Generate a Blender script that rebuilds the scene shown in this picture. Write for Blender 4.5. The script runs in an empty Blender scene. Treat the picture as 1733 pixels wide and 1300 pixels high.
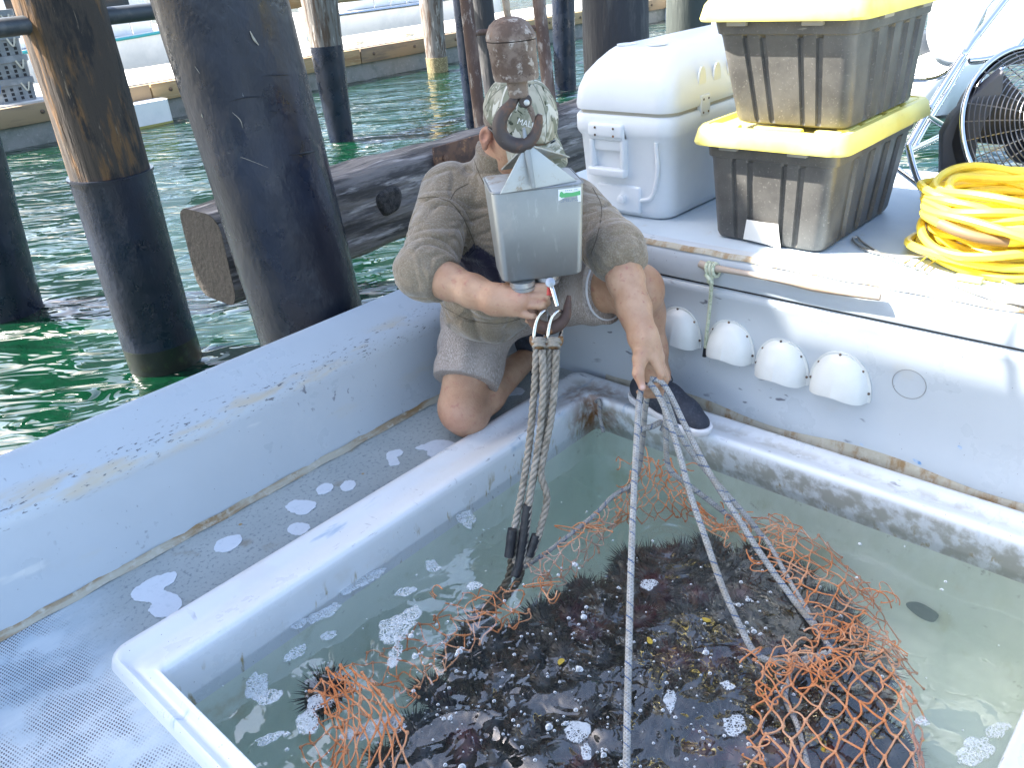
import bpy, bmesh, math, random
import numpy as np
from mathutils import Vector, Matrix

random.seed(7); rng = np.random.default_rng(7)
sc = bpy.context.scene
COL = sc.collection
R_ = math.radians
# ------------------------------------------------------------------ camera
# boat axes: +X away to the right, +Y away to the left (along the bulkhead), Z up, deck at z=0 (metres)
H = 1.3; FPX = 1412.0; PW, PH = 1733, 1300
pitch, roll, yaw = R_(27.4), R_(-4.925), R_(44.55)
Fv = np.array([math.cos(yaw)*math.cos(pitch), math.sin(yaw)*math.cos(pitch), -math.sin(pitch)])
rt = np.array([math.sin(yaw), -math.cos(yaw), 0.0]); up = np.cross(rt, Fv)
Rv = math.cos(roll)*rt + math.sin(roll)*up
Uv = -math.sin(roll)*rt + math.cos(roll)*up
CP = np.array([0, 0, H])
cam = bpy.data.cameras.new('camera'); co = bpy.data.objects.new('camera', cam); COL.objects.link(co)
cam.sensor_width = 36; cam.lens = FPX/PW*36; cam.clip_start = .02; cam.clip_end = 2000
m = Matrix(((Rv[0], Uv[0], -Fv[0], 0), (Rv[1], Uv[1], -Fv[1], 0), (Rv[2], Uv[2], -Fv[2], H), (0, 0, 0, 1)))
co.matrix_world = m; sc.camera = co
# ------------------------------------------------------------------ world, sun, exposure
SUN_EL = 49.0
sd = np.array([-.58, .81, 1.15]); sd /= np.linalg.norm(sd)      # towards the sun
w = bpy.data.worlds.new('World'); sc.world = w; w.use_nodes = True
nt = w.node_tree; bg = nt.nodes['Background']
sky = nt.nodes.new('ShaderNodeTexSky'); sky.sky_type = 'NISHITA'; sky.sun_disc = False
sky.sun_elevation = R_(SUN_EL); sky.sun_rotation = math.atan2(sd[0], sd[1])
sky.air_density = 1.0; sky.dust_density = 3.0; sky.ozone_density = 1.0
nt.links.new(sky.outputs[0], bg.inputs[0]); bg.inputs[1].default_value = .12
sun = bpy.data.lights.new('sun', 'SUN'); sun.energy = 5.0; sun.angle = R_(.6); sun.color = (1, .95, .87)
so = bpy.data.objects.new('sun', sun); COL.objects.link(so)
so.rotation_euler = Vector(sd).to_track_quat('Z', 'Y').to_euler()
sc.view_settings.view_transform = 'Standard'; sc.view_settings.look = 'None'
sc.view_settings.exposure = 2.45; sc.view_settings.gamma = 1; sc.view_settings.use_curve_mapping = False
sc.render.engine = 'CYCLES'
cy = sc.cycles
cy.use_denoising = True; cy.max_bounces = 10; cy.transmission_bounces = 8; cy.transparent_max_bounces = 12
cy.diffuse_bounces = 4; cy.glossy_bounces = 4; cy.volume_bounces = 2; cy.sample_clamp_indirect = 6; cy.blur_glossy = .5
cy.caustics_refractive = True; cy.caustics_reflective = False

# ------------------------------------------------------------------ placing helpers (a sight line met with a known real plane or distance)
def ray(x, y): return Fv + Rv*(x-866.5)/FPX - Uv*(y-650)/FPX
def at(x, y, ax, val):
    d = ray(x, y); return CP + d*((val-CP[ax])/d[ax])
def dep(x, y, t): return CP + ray(x, y)*t
def depth_of(p): return float((np.asarray(p)-CP) @ Fv)
def path(pts, d0, d1):
    """a run of cord from distance d0 to distance d1"""
    pts = np.array(pts, float); L = np.r_[0, np.cumsum(np.linalg.norm(np.diff(pts, axis=0), axis=1))]; L /= L[-1]
    return [dep(x, y, 1/((1-l)/d0 + l/d1)) for (x, y), l in zip(pts, L)]
# ------------------------------------------------------------------ materials
class NT:
    def __init__(s, name):
        s.m = bpy.data.materials.new(name); s.m.use_nodes = True; s.t = s.m.node_tree
        s.p = s.t.nodes['Principled BSDF']; s.out = s.t.nodes['Material Output']; s._c = {}
    def new(s, k, **kw):
        n = s.t.nodes.new('ShaderNode'+k)
        for a, v in kw.items(): setattr(n, a, v)
        return n
    def put(s, inp, v):
        if v is None: return
        if hasattr(v, 'is_output') or isinstance(v, bpy.types.NodeSocket): s.t.links.new(v, inp)
        elif isinstance(v, (tuple, list)) and len(v) == 3 and inp.type == 'RGBA': inp.default_value = (*v, 1)
        else: inp.default_value = v
    def coord(s, kind='Object'):
        if 'tc' not in s._c: s._c['tc'] = s.new('TexCoord')
        return s._c['tc'].outputs[kind]
    def map(s, stretch=(1, 1, 1), kind='Object', rot=(0, 0, 0), loc=(0, 0, 0)):
        n = s.new('Mapping'); s.put(n.inputs[0], s.coord(kind)); n.inputs['Scale'].default_value = stretch
        n.inputs['Rotation'].default_value = rot; n.inputs['Location'].default_value = loc
        return n.outputs[0]
    def noise(s, scale, vec=None, detail=5, rough=.6, dist=0):
        n = s.new('TexNoise'); n.inputs['Scale'].default_value = scale; n.inputs['Detail'].default_value = detail
        n.inputs['Roughness'].default_value = rough; n.inputs['Distortion'].default_value = dist
        s.put(n.inputs['Vector'], vec if vec is not None else s.coord()); return n.outputs['Fac']
    def vor(s, scale, vec=None, feature='F1'):
        n = s.new('TexVoronoi'); n.feature = feature; n.inputs['Scale'].default_value = scale
        s.put(n.inputs['Vector'], vec if vec is not None else s.coord()); return n.outputs['Distance']
    def ramp(s, fac, lo, hi, a=0., b=1.):
        n = s.new('MapRange'); n.interpolation_type = 'SMOOTHSTEP'; s.put(n.inputs[0], fac)
        for i, v in ((1, lo), (2, hi), (3, a), (4, b)): n.inputs[i].default_value = v
        return n.outputs[0]
    def math(s, op, a, b=None, c=None):
        n = s.new('Math', operation=op); s.put(n.inputs[0], a); s.put(n.inputs[1], b)
        if c is not None: s.put(n.inputs[2], c)
        return n.outputs[0]
    def mix(s, fac, a, b):
        n = s.new('Mix', data_type='RGBA'); s.put(n.inputs[0], fac); s.put(n.inputs[6], a); s.put(n.inputs[7], b); return n.outputs[2]
    def sep(s, vec):
        n = s.new('SeparateXYZ'); s.put(n.inputs[0], vec); return n.outputs
    def attr(s, name):
        n = s.new('Attribute'); n.attribute_name = name; return n.outputs['Fac']
    def bump(s, h, strength=.3, dist=.01):
        n = s.new('Bump'); n.inputs['Strength'].default_value = strength; n.inputs['Distance'].default_value = dist
        s.put(n.inputs['Height'], h); s.put(s.p.inputs['Normal'], n.outputs[0]); return n.outputs[0]

def mat(name, col, rough=.5, metal=0., layers=(), bump=None, spec=.5, kind='Object', rvar=None, sheen=0, coat=0):
    """layers: (scale, colour, lo, hi[, stretch[, detail]]) ; bump: (scale, strength, dist[, stretch])"""
    n = NT(name); c = col
    for L in layers:
        sc_, cb, lo, hi = L[:4]; st = L[4] if len(L) > 4 else (1, 1, 1)
        f = n.ramp(n.noise(sc_, n.map(st, kind, loc=(sc_*.37, cb[0]*3.1, cb[1]*5.3)), L[5] if len(L) > 5 else 6, .65), lo, hi)
        c = n.mix(f, c, cb)
    n.put(n.p.inputs['Base Color'], c)
    n.p.inputs['Roughness'].default_value = rough; n.p.inputs['Metallic'].default_value = metal
    n.p.inputs['Specular IOR Level'].default_value = spec
    if sheen: n.p.inputs['Sheen Weight'].default_value = sheen
    if coat: n.p.inputs['Coat Weight'].default_value = coat
    if rvar: n.put(n.p.inputs['Roughness'], n.ramp(n.noise(rvar[0]), .35, .65, rvar[1], rvar[2]))
    if bump: n.bump(n.noise(bump[0], n.map(bump[3] if len(bump) > 3 else (1, 1, 1), kind), 5, .6), bump[1], bump[2])
    return n.m

# ------------------------------------------------------------------ mesh helpers
class MB:
    def __init__(s): s.v = []; s.f = []; s.uv = {}; s.n = 0
    def add(s, v, f, uv=None):
        o = s.n; v = [tuple(map(float, p)) for p in v]; s.v += v; s.n += len(v)
        for k, q in enumerate(f):
            if uv is not None: s.uv[len(s.f)] = uv[k]
            s.f.append(tuple(i+o for i in q))
        return s
    def box(s, lo, hi, M=None):
        (a, b, c), (d, e, g) = lo, hi
        v = [(a,b,c),(d,b,c),(d,e,c),(a,e,c),(a,b,g),(d,b,g),(d,e,g),(a,e,g)]
        if M is not None: v = [tuple(M @ Vector(p)) for p in v]
        return s.add(v, [(3,2,1,0),(4,5,6,7),(0,1,5,4),(1,2,6,5),(2,3,7,6),(3,0,4,7)])
    def loft(s, loops, closed=True, cap0=False, cap1=False, flip=False):
        n = len(loops[0]); v = [p for l in loops for p in l]; f = []
        for i in range(len(loops)-1):
            for j in range(n if closed else n-1):
                k = (j+1) % n; q = (i*n+j, i*n+k, (i+1)*n+k, (i+1)*n+j); f.append(q[::-1] if flip else q)
        if cap0: f.append(tuple(range(n)) if flip else tuple(range(n))[::-1])
        if cap1:
            b = (len(loops)-1)*n; q = tuple(range(b, b+n)); f.append(q[::-1] if flip else q)
        return s.add(v, f)
    def tube(s, pts, r, n=8, cap=True, closed=False, smooth=0):
        P = np.array(pts, float)
        if smooth: P = spline(P, smooth, closed)
        rr = np.full(len(P), r) if np.isscalar(r) else np.interp(np.linspace(0, 1, len(P)), np.linspace(0, 1, len(r)), r)
        T = np.gradient(P, axis=0) if not closed else np.roll(P, -1, 0)-np.roll(P, 1, 0)
        T /= np.linalg.norm(T, axis=1)[:, None]+1e-12
        a = np.array([0, 0, 1.]) if abs(T[0][2]) < .9 else np.array([1., 0, 0])
        N = np.cross(T[0], a); N /= np.linalg.norm(N); Ns = []
        for t in T:
            N = N-t*(N@t); N /= np.linalg.norm(N)+1e-12; Ns.append(N)
        L = np.r_[0, np.cumsum(np.linalg.norm(np.diff(P, axis=0), axis=1))]
        an = np.linspace(0, 2*math.pi, n, endpoint=False); v = []
        for p, t, N, q in zip(P, T, Ns, rr):
            B = np.cross(t, N); v += list(p+q*(np.outer(np.cos(an), N)+np.outer(np.sin(an), B)))
        f = []; uv = []; m_ = len(P)
        for i in range(m_ if closed else m_-1):
            i2 = (i+1) % m_
            for j in range(n):
                k = (j+1) % n; f.append((i*n+j, i*n+k, i2*n+k, i2*n+j))
                l2 = L[i+1] if i+1 < m_ else L[-1]+.01
                uv.append(((j/n, L[i]), ((j+1)/n, L[i]), ((j+1)/n, l2), (j/n, l2)))
        if cap and not closed:
            f.append(tuple(range(n))[::-1]); uv.append(((0, 0),)*n)
            f.append(tuple(range((m_-1)*n, m_*n))); uv.append(((0, 0),)*n)
        return s.add(v, f, uv)
    def lathe(s, prof, n=24, M=None, cap=True):
        an = np.linspace(0, 2*math.pi, n, endpoint=False)
        loops = [[(r*math.cos(a), r*math.sin(a), z) for a in an] for r, z in prof]
        if M is not None: loops = [[tuple(M @ Vector(p)) for p in l] for l in loops]
        return s.loft(loops, cap0=cap, cap1=cap)
    def prism(s, poly, axis_vec, M=None):
        a = np.array(axis_vec, float); P = np.array(poly, float); l0 = P; l1 = P+a
        if M is not None: l0 = [tuple(M @ Vector(p)) for p in l0]; l1 = [tuple(M @ Vector(p)) for p in l1]
        return s.loft([l0, l1], cap0=True, cap1=True)
    def build(s, name, material, parent=None, smooth=40, bevel=0, seg=2):
        me = bpy.data.meshes.new(name); me.from_pydata(s.v, [], s.f)
        if s.uv:
            ul = me.uv_layers.new(name='UVMap'); arr = np.zeros((len(me.loops), 2))
            st = 0
            for i, q in enumerate(s.f):
                u = s.uv.get(i)
                if u is not None: arr[st:st+len(q)] = u
                st += len(q)
            ul.data.foreach_set('uv', arr.ravel())
        bm = bmesh.new(); bm.from_mesh(me)
        bmesh.ops.recalc_face_normals(bm, faces=bm.faces)
        if bevel:
            es = [e for e in bm.edges if len(e.link_faces) == 2 and e.calc_face_angle(0) > R_(35)]
            bmesh.ops.bevel(bm, geom=es, offset=bevel, segments=seg, profile=.5, affect='EDGES', clamp_overlap=True)
        bm.to_mesh(me); bm.free()
        if smooth:
            me.shade_smooth(); me.set_sharp_from_angle(angle=R_(smooth))
        me.materials.append(material)
        o = bpy.data.objects.new(name, me); COL.objects.link(o)
        if parent is not None:
            o.parent = parent
            if parent.type == 'EMPTY': o.matrix_parent_inverse = Matrix.Translation(-parent.location)
        return o
def spline(P, k=6, closed=False):
    P = np.array(P, float)
    if len(P) < 3: return np.array([P[0]+(P[-1]-P[0])*t for t in np.linspace(0, 1, k+1)])
    Q = np.vstack([P[-1], P, P[:2]]) if closed else np.vstack([2*P[0]-P[1], P, 2*P[-1]-P[-2]])
    out = []
    for i in range(len(Q)-3):
        a, b, c, d = Q[i:i+4]
        for t in np.arange(k)/k:
            out.append(.5*((2*b)+(c-a)*t+(2*a-5*b+4*c-d)*t*t+(3*b-a-3*c+d)*t**3))
    if not closed: out.append(P[-1])
    return np.array(out)
def thing(name, label, cat, loc=(0, 0, 0), group=None):
    o = bpy.data.objects.new(name, None); COL.objects.link(o); o.location = loc; o.empty_display_size = .05
    return tag(o, label, cat, group)
def tag(o, label=None, cat=None, group=None, kind=None):
    if label: o['label'] = label
    if cat: o['category'] = cat
    if group: o['group'] = group
    if kind: o['kind'] = kind
    return o
def rrect(x0, x1, y0, y1, z, r, n=6):
    r = max(1e-4, min(r, (x1-x0)/2-1e-4, (y1-y0)/2-1e-4)); out = []
    for cx, cy, a0 in ((x1-r, y1-r, 0), (x0+r, y1-r, 90), (x0+r, y0+r, 180), (x1-r, y0+r, 270)):
        for k in range(n+1):
            a = R_(a0+90*k/n); out.append((cx+r*math.cos(a), cy+r*math.sin(a), z))
    return out
def blob(cx, cy, rx, ry, rot, seed, n=40, rough=.25):
    g = np.random.default_rng(seed); ph = g.uniform(0, 6.28, 8); am = g.uniform(.2, 1, 8)
    out = []
    for a in np.linspace(0, 2*math.pi, n, endpoint=False):
        r = 1+rough*sum(am[k]/(k+1.2)*math.sin((k+1)*a+ph[k]) for k in range(8))*.6
        x, y = rx*r*math.cos(a), ry*r*math.sin(a); out.append((cx+x*math.cos(rot)-y*math.sin(rot), cy+x*math.sin(rot)+y*math.cos(rot)))
    return out
def link_copy(o, parent=None):
    c = o.copy(); COL.objects.link(c); c.parent = parent
    for ch in list(o.children): link_copy(ch, c)
    return c
# ------------------------------------------------------------------ shared materials
ZW = -.6                                     # harbour water level
white_gel = dict(col=(.66, .71, .75), rough=.32)
def boat_paint(name, col=(.48, .525, .56), dirt=(.42, .36, .25), amount=(.62, .8)):
    n = NT(name)
    c = n.mix(n.ramp(n.noise(1.7), .35, .7), col, tuple(x*.93 for x in col))
    c = n.mix(n.ramp(n.noise(6, n.map((1, 1, 1), loc=(3, 1, 2))), amount[0], amount[1]), c, tuple(a*.75+b*.25 for a, b in zip(col, dirt)))
    sc1 = n.ramp(n.noise(60, n.map((1, .25, .6), rot=(0, .4, .7)), 2), .655, .70)      # scuffs
    c = n.mix(n.math('MULTIPLY', sc1, n.ramp(n.noise(3.5, n.map(loc=(5, 5, 5))), .5, .65)), c, (.16, .17, .2))
    c = n.mix(n.ramp(n.vor(38), .05, .035), c, (.12, .12, .13))
    n.put(n.p.inputs['Base Color'], c); n.put(n.p.inputs['Roughness'], n.ramp(n.noise(8), .3, .7, .25, .45))
    n.bump(n.math('ADD', n.noise(2.5), n.math('MULTIPLY', n.noise(120, detail=2), .04)), .25, .015)
    return n
n = boat_paint('gelcoat_gunwale'); c = n.p.inputs['Base Color'].links[0].from_socket; xyz = n.sep(n.coord())
lip = n.math('MULTIPLY', n.ramp(xyz[2], .225, .262), n.ramp(xyz[2], .325, .29))
c = n.mix(n.math('MULTIPLY', lip, n.ramp(n.noise(7, n.map((.5, 2, 2))), .50, .66)), c, (.50, .45, .36))
c = n.mix(n.math('MULTIPLY', lip, n.ramp(n.noise(170, n.map((.3, 1, 1)), 4), .60, .66)), c, (.13, .13, .14))
c = n.mix(n.math('MULTIPLY', n.ramp(xyz[2], .27, .24), n.ramp(n.noise(26, n.map((.12, 1, .5), rot=(0, .3, 0)), 3), .64, .72)), c, (.60, .62, .62))
c = n.mix(n.ramp(n.noise(3, n.map((.5, 1, 1.6), loc=(4, 2, 7))), .60, .75), c, (.50, .50, .46))
n.put(n.p.inputs['Base Color'], c); m_gun = n.m
m_wall = boat_paint('gelcoat_bulkhead', (.49, .535, .57)).m
# deck: worn grey translucent gelcoat, gritty, with non-skid lattice near the camera end
n = NT('deck_gelcoat')
xyz = n.sep(n.coord())
c = n.mix(n.ramp(n.noise(4), .3, .7), (.33, .365, .36), (.40, .43, .415))
c = n.mix(n.ramp(n.noise(90, detail=3), .52, .7), c, (.21, .24, .25))
c = n.mix(n.ramp(n.noise(7, n.map(loc=(9, 2, 0))), .60, .72), c, (.27, .255, .21))
c = n.mix(n.ramp(n.vor(9, n.map(loc=(1, 3, 0))), .06, .03), c, (.35, .23, .08))
nearm = n.ramp(n.math('ADD', xyz[0], n.math('MULTIPLY', n.noise(5), .25)), .60, .38)
c = n.mix(nearm, c, n.mix(n.ramp(n.noise(9, n.map((1, 2.2, 1), rot=(0, 0, .7))), .35, .65), (.42, .51, .57), (.52, .59, .63)))
br = n.map((1, 1, 1), rot=(0, 0, .35)); b3 = n.sep(br)
su = n.math('SINE', n.math('MULTIPLY', b3[0], 780)); sv = n.math('SINE', n.math('MULTIPLY', b3[1], 520))
dots = n.ramp(n.math('MULTIPLY', su, sv), .12, .38)
dmask = n.math('MULTIPLY', n.ramp(n.noise(7, n.map(loc=(4, 4, 0)), 6), .42, .56), n.ramp(xyz[0], .345, .27))
c = n.mix(n.math('MULTIPLY', dots, dmask), c, (.09, .08, .10))
n.put(n.p.inputs['Base Color'], c); n.p.inputs['Roughness'].default_value = .45
n.bump(n.math('ADD', n.noise(160, detail=2), n.math('MULTIPLY', n.math('MULTIPLY', dots, dmask), -.8)), .35, .002)
m_deck = n.m
# coaming: white paint with scraped edge grime and rust weeps
n = boat_paint('coaming_paint', (.68, .72, .75), amount=(.58, .75)); xyz = n.sep(n.coord()); c = n.p.inputs['Base Color'].links[0].from_socket
low = n.ramp(xyz[2], .02, -.06)
c = n.mix(n.math('MULTIPLY', n.ramp(n.noise(14, n.map((3, 3, .7))), .56, .68), low), c, (.36, .30, .17))
farg = n.math('MULTIPLY', n.ramp(xyz[0], 1.70, 1.80), n.ramp(xyz[2], .040, .022))
c = n.mix(n.math('MULTIPLY', farg, n.ramp(n.noise(22, n.map((1, 1, .6))), .40, .60)), c, (.38, .385, .35))
c = n.mix(n.math('MULTIPLY', n.ramp(n.noise(45, n.map((.35, 1.3, 1))), .64, .70), n.ramp(xyz[2], .035, .055)), c, (.13, .12, .12))
c = n.mix(n.math('MULTIPLY', n.ramp(n.noise(5, n.map((.6, 3, 1), loc=(2, 7, 1))), .62, .70), n.ramp(xyz[2], .01, .03)), c, (.40, .50, .60))
vd = n.new('VectorMath', operation='DISTANCE'); n.put(vd.inputs[0], n.coord()); vd.inputs[1].default_value = (1.815, 1.445, -.02)
c = n.mix(n.math('MULTIPLY', n.ramp(vd.outputs['Value'], .16, .02), n.ramp(n.noise(30, n.map((1, 1, .5))), .36, .6)), c, (.20, .085, .025))
n.put(n.p.inputs['Base Color'], c); m_coam = n.m
m_liner = mat('tank_liner', (.70, .76, .66), .5, layers=((2.2, (.60, .68, .58), .4, .65), (7, (.50, .55, .40), .55, .72), (30, (.36, .39, .32), .62, .72), (3, (.55, .52, .36), .62, .74)))
m_seal = mat('old_sealant', (.40, .375, .30), .7, layers=((9, (.26, .17, .08), .46, .62, (.35, 2, 1)), (40, (.46, .44, .37), .5, .7), (24, (.10, .08, .06), .70, .74, (.5, 2, 1))), bump=(30, .5, .006))
m_patch = mat('patch_paint', (.66, .70, .74), .4, layers=((60, (.56, .61, .65), .5, .75),), bump=(50, .2, .002))
m_topdeck = mat('upper_deck_paint', (.46, .54, .60), .5, layers=((4, (.40, .48, .55), .4, .7), (14, (.36, .36, .33), .62, .78), (70, (.4, .42, .44), .68, .75)), bump=(90, .15, .003))
m_dark = mat('dark_gap', (.02, .02, .022), .7)
m_bolt = mat('bolt_rust', (.10, .075, .06), .55, .4, layers=((60, (.22, .12, .06), .5, .6),))

# ------------------------------------------------------------------ harbour water
n = NT('harbor_water')
xyz = n.map((1, 1, 1)); rz = n.map((1, 1, 1), rot=(0, 0, R_(45))); lwn = n.new('Mapping'); n.put(lwn.inputs[0], rz); lwn.inputs['Scale'].default_value = (.42, 1, 1); lw = lwn.outputs[0]
h = n.math('ADD', n.math('MULTIPLY', n.noise(1.6, lw, 1, .4, .5), 1.0), n.math('MULTIPLY', n.noise(6.2, lw, 2, .4, .9), .36))
n.put(n.p.inputs['Base Color'], n.mix(n.ramp(n.noise(.6), .35, .65), (.0011, .0135, .0058), (.0018, .022, .0100)))
n.p.inputs['Roughness'].default_value = .015; n.p.inputs['IOR'].default_value = 1.55
n.p.inputs['Specular IOR Level'].default_value = .8; n.bump(h, 1.0, .26)
g = MB(); xs = np.r_[-60, -20, np.linspace(-8, 30, 40), 60, 400]; ys = np.r_[-300, -20, np.linspace(-8, 30, 40), 60, 400]
v = [(x, y, ZW) for x in xs for y in ys]; ny = len(ys)
g.add(v, [(i*ny+j, (i+1)*ny+j, (i+1)*ny+j+1, i*ny+j+1) for i in range(len(xs)-1) for j in range(ny-1)])
tag(g.build('harbor_water', n.m, smooth=0), 'green harbour water with pale wavelets between the pier piles', kind='structure')

# ------------------------------------------------------------------ work boat
boat = thing('work_boat', 'white fibreglass work boat with a flooded square hold in its deck', 'boat', (1, 1, 0))
# gunwale: profile (y, z) run along X
def run_x(prof, xs, closed=False): return [[(x, y, z) for y, z in prof] for x in xs]
gp = [(1.888, -.02), (1.889, .0), (1.892, .03), (1.896, .12), (1.898, .235), (1.902, .262), (1.914, .283), (1.932, .298), (1.985, .345), (2.002, .362), (2.012, .365), (2.018, .355), (2.016, .2), (1.99, -.2), (1.93, -.8)]
MB().loft(run_x(gp, np.linspace(-2.2, 1.99, 30)), closed=False).build('gunwale', m_gun, boat, 60)
sp = [(1.878, .0015), (1.8795, .005), (1.884, .009), (1.8875, .013), (1.890, .020)]
MB().loft([[(x, y+.002*math.sin(x*31), z+.0015*math.sin(x*47)) for y, z in sp] for x in np.linspace(-1.2, 1.975, 90)], closed=False).build('sealant_seam', m_seal, boat, 80)
# deck with hatch hole
hx0, hx1, hy0, hy1 = .318, 1.96, .03, 1.628
deck = MB()
def sheet(mb, x0, x1, y0, y1, z): mb.add([(x0, y0, z), (x1, y0, z), (x1, y1, z), (x0, y1, z)], [(0, 1, 2, 3)])
sheet(deck, -2.2, hx0+.06, -2.4, 1.90, 0); sheet(deck, hx0+.06, 1.98, hy1-.06, 1.90, 0); sheet(deck, hx0+.06, 1.98, -2.4, hy0+.06, 0)
deck.build('deck', m_deck, boat, 0)
# coaming and tank: rounded rectangles, (inner offset t, z) with per-side rims
inn = (.372, 1.802, .102, 1.442); outr = (hx0, hx1, hy0, hy1)
def ring(t, z, r): return rrect(*[a+(b-a)*t for a, b in zip(inn, outr)], z, r)
prof = [(1.0, .0, .05), (.97, .010, .05), (.92, .024, .045), (.85, .035, .04), (.76, .039, .035), (.66, .036, .03), (.56, .030, .03), (.46, .030, .03), (.34, .036, .025), (.22, .043, .02), (.12, .048, .018), (.05, .0485, .015), (.015, .045, .013), (.0, .036, .012), (-.003, .02, .012)]
L = [ring(*p) for p in prof]
for z, gx0, gx1, gy0, gy1, r in ((-.03, .378, 1.825, .104, 1.448, .016), (-.10, .386, 1.852, .106, 1.455, .02)):
    L.append(rrect(gx0, gx1, gy0, gy1, z, r))
MB().loft(L).build('hatch_coaming', m_coam, boat, 50)
L2 = [L[-1]] + [rrect(*q, r) for *q, r in ((.39, 1.86, .11, 1.46, -.16, .03), (.395, 1.86, .115, 1.458, -.30, .04), (.41, 1.845, .13, 1.44, -.37, .06), (.45, 1.80, .17, 1.40, -.405, .07), (.52, 1.73, .24, 1.33, -.41, .08))]
MB().loft(L2, cap1=True).build('tank_liner', m_liner, boat, 70)
# drain sump disc in the tank floor
q = at(1562, 1036, 0, 1.853); an = np.linspace(0, 6.283, 24, endpoint=False)
MB().add([(1.8535, q[1]+.040*math.cos(a)*(1+.10*math.sin(3*a+1)), q[2]+.024*math.sin(a)*(1+.12*math.sin(2*a))) for a in an], [tuple(range(24))]).build('drain_hole', mat('drain_slime', (.07, .12, .115), .6, layers=((40, (.16, .22, .20), .5, .7),)), boat, 0)
# bulkhead wall, profile (x, z) run along Y
bp = [(1.972, -.02), (1.974, .0), (1.970, .06), (1.962, .25), (1.956, .34), (1.952, .385), (1.946, .402), (1.944, .415), (1.948, .424), (1.958, .428)]
ys = np.linspace(-2.4, 2.0, 30)
MB().loft([[(x, y, z) for x, z in bp] for y in ys], closed=False).build('bulkhead', m_wall, boat, 60)
MB().box((1.956, -2.4, .424), (1.975, 2.0, .438)).build('panel_gap', m_dark, boat, 0)
fp = [(1.958, .434), (1.946, .436), (1.944, .44), (1.946, .495), (1.950, .510), (1.958, .520), (1.972, .526), (2.0, .528)]
MB().loft([[(x, y, z) for x, z in fp] for y in ys], closed=False).build('fascia_panel', m_wall, boat, 60)
MB().box((1.998, -2.4, .30), (3.03, 2.03, .528)).build('upper_deck', m_topdeck, boat, 40, .012)
MB().box((1.999, -2.4, -.8), (2.99, 1.99, .299)).build('hull_side', m_gun, boat, 40)
bs = [(1.9495, .5165), (1.9525, .5215), (1.958, .5265), (1.963, .5290)]
MB().loft([[(x+.001*math.sin(y*40), y, z+.001*math.sin(y*57)) for x, z in bs] for y in np.linspace(.3, 1.98, 60)], closed=False).build('sealant_seam', m_seal, boat, 80)
# grimy fillet between bulkhead and coaming
MB().loft([[(1.962+.004*math.sin(y*23), y, .004), (1.966, y, .022+.006*math.sin(y*17)), (1.9705, y, .045+.012*math.sin(y*11+1))] for y in np.linspace(-.6, 1.5, 70)], closed=False).build('sealant_seam', m_seal, boat, 80)
# worn-through paint on the deck: brushed white repair patches
PATCHES = [[(838, 668), (842, 658), (862, 655), (886, 660), (884, 668), (866, 670), (846, 674)], [(702, 760), (722, 752), (738, 746), (762, 748), (776, 756), (770, 768), (748, 778), (724, 772), (722, 764)], [(655, 768), (676, 762), (682, 770), (672, 776), (676, 786), (662, 790), (657, 782)],
    [(576, 826), (588, 815), (602, 818), (599, 828), (584, 833)], [(536, 830), (548, 820), (563, 822), (560, 833), (542, 839)], [(484, 858), (502, 848), (534, 852), (530, 864), (512, 873), (492, 868)], [(486, 898), (500, 887), (523, 890), (520, 902), (500, 908)],
    [(363, 928), (374, 914), (405, 907), (408, 920), (388, 934), (368, 936)], [(222, 1006), (240, 990), (268, 976), (298, 970), (296, 984), (278, 1000), (302, 1010), (308, 1026), (292, 1043), (266, 1047), (252, 1036), (256, 1022), (230, 1018)]]
for k, P in enumerate(PATCHES):
    g = np.random.default_rng(60+k); q = spline(np.array([at(x, y, 2, 0) for x, y in P]), 6, True); q[:, :2] += g.normal(0, .0012, (len(q), 2)); q[:, 2] = .0012
    MB().prism([tuple(p) for p in q], (0, 0, .0022)).build('paint_patch', m_patch, boat, 60)
# vent covers: quarter-dome clamshells with flanges and screws on the bulkhead
m_vent = mat('vent_plastic', (.66, .68, .66), .35, layers=((5, (.60, .62, .60), .4, .7), (60, (.55, .54, .5), .68, .75)), bump=(4, .15, .01))
def wall_x(z): return float(np.interp(z, [p[1] for p in bp], [p[0] for p in bp]))
def vent(cx, base_z, wd, ht, dpt, tilt):
    mb = MB(); na, nr = 26, 10; loops = []
    for i in range(nr+1):
        r = i/nr; l = []
        for a in np.linspace(R_(-8), R_(188), na):
            y = -math.copysign(abs(math.cos(a))**.85, math.cos(a))*wd*r; z = math.sin(a)*ht*r
            l.append((y, z, math.sqrt(max(0, 1-(r**2.4)))*dpt*(1-.30*max(0, math.sin(a))*r) + .004 + .003*max(0, 1-abs(y)/(.12*wd))*(1-r)))
        loops.append(l)
    fl = [(-math.copysign(abs(math.cos(a))**.85, math.cos(a))*wd*1.09, math.sin(a)*ht*1.06, .004) for a in np.linspace(R_(-6), R_(186), na)]
    loops += [fl, [(y, z, 0) for y, z, d in fl]]
    ct, st = math.cos(tilt), math.sin(tilt)
    T = lambda p: (wall_x(base_z+p[1])-p[2]-.0005, cx+p[0]*ct-p[1]*st, base_z+p[1]*ct+p[0]*st)
    o = mb.loft([[T(p) for p in l] for l in loops], closed=False).build('vent_cover', m_vent, boat, 50)
    for a in (8, 45, 95, 140, 172):
        a = R_(a); c0 = T((-math.cos(a)*wd*1.02, math.sin(a)*ht*1.0, .006))
        Mx = Matrix.Translation(c0) @ Matrix.Rotation(R_(-90), 4, 'Y')
        MB().lathe([(.0034, -.003), (.0034, .001), (.002, .0022)], 8, Mx).build('screw', m_bolt, o, 30)
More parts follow.
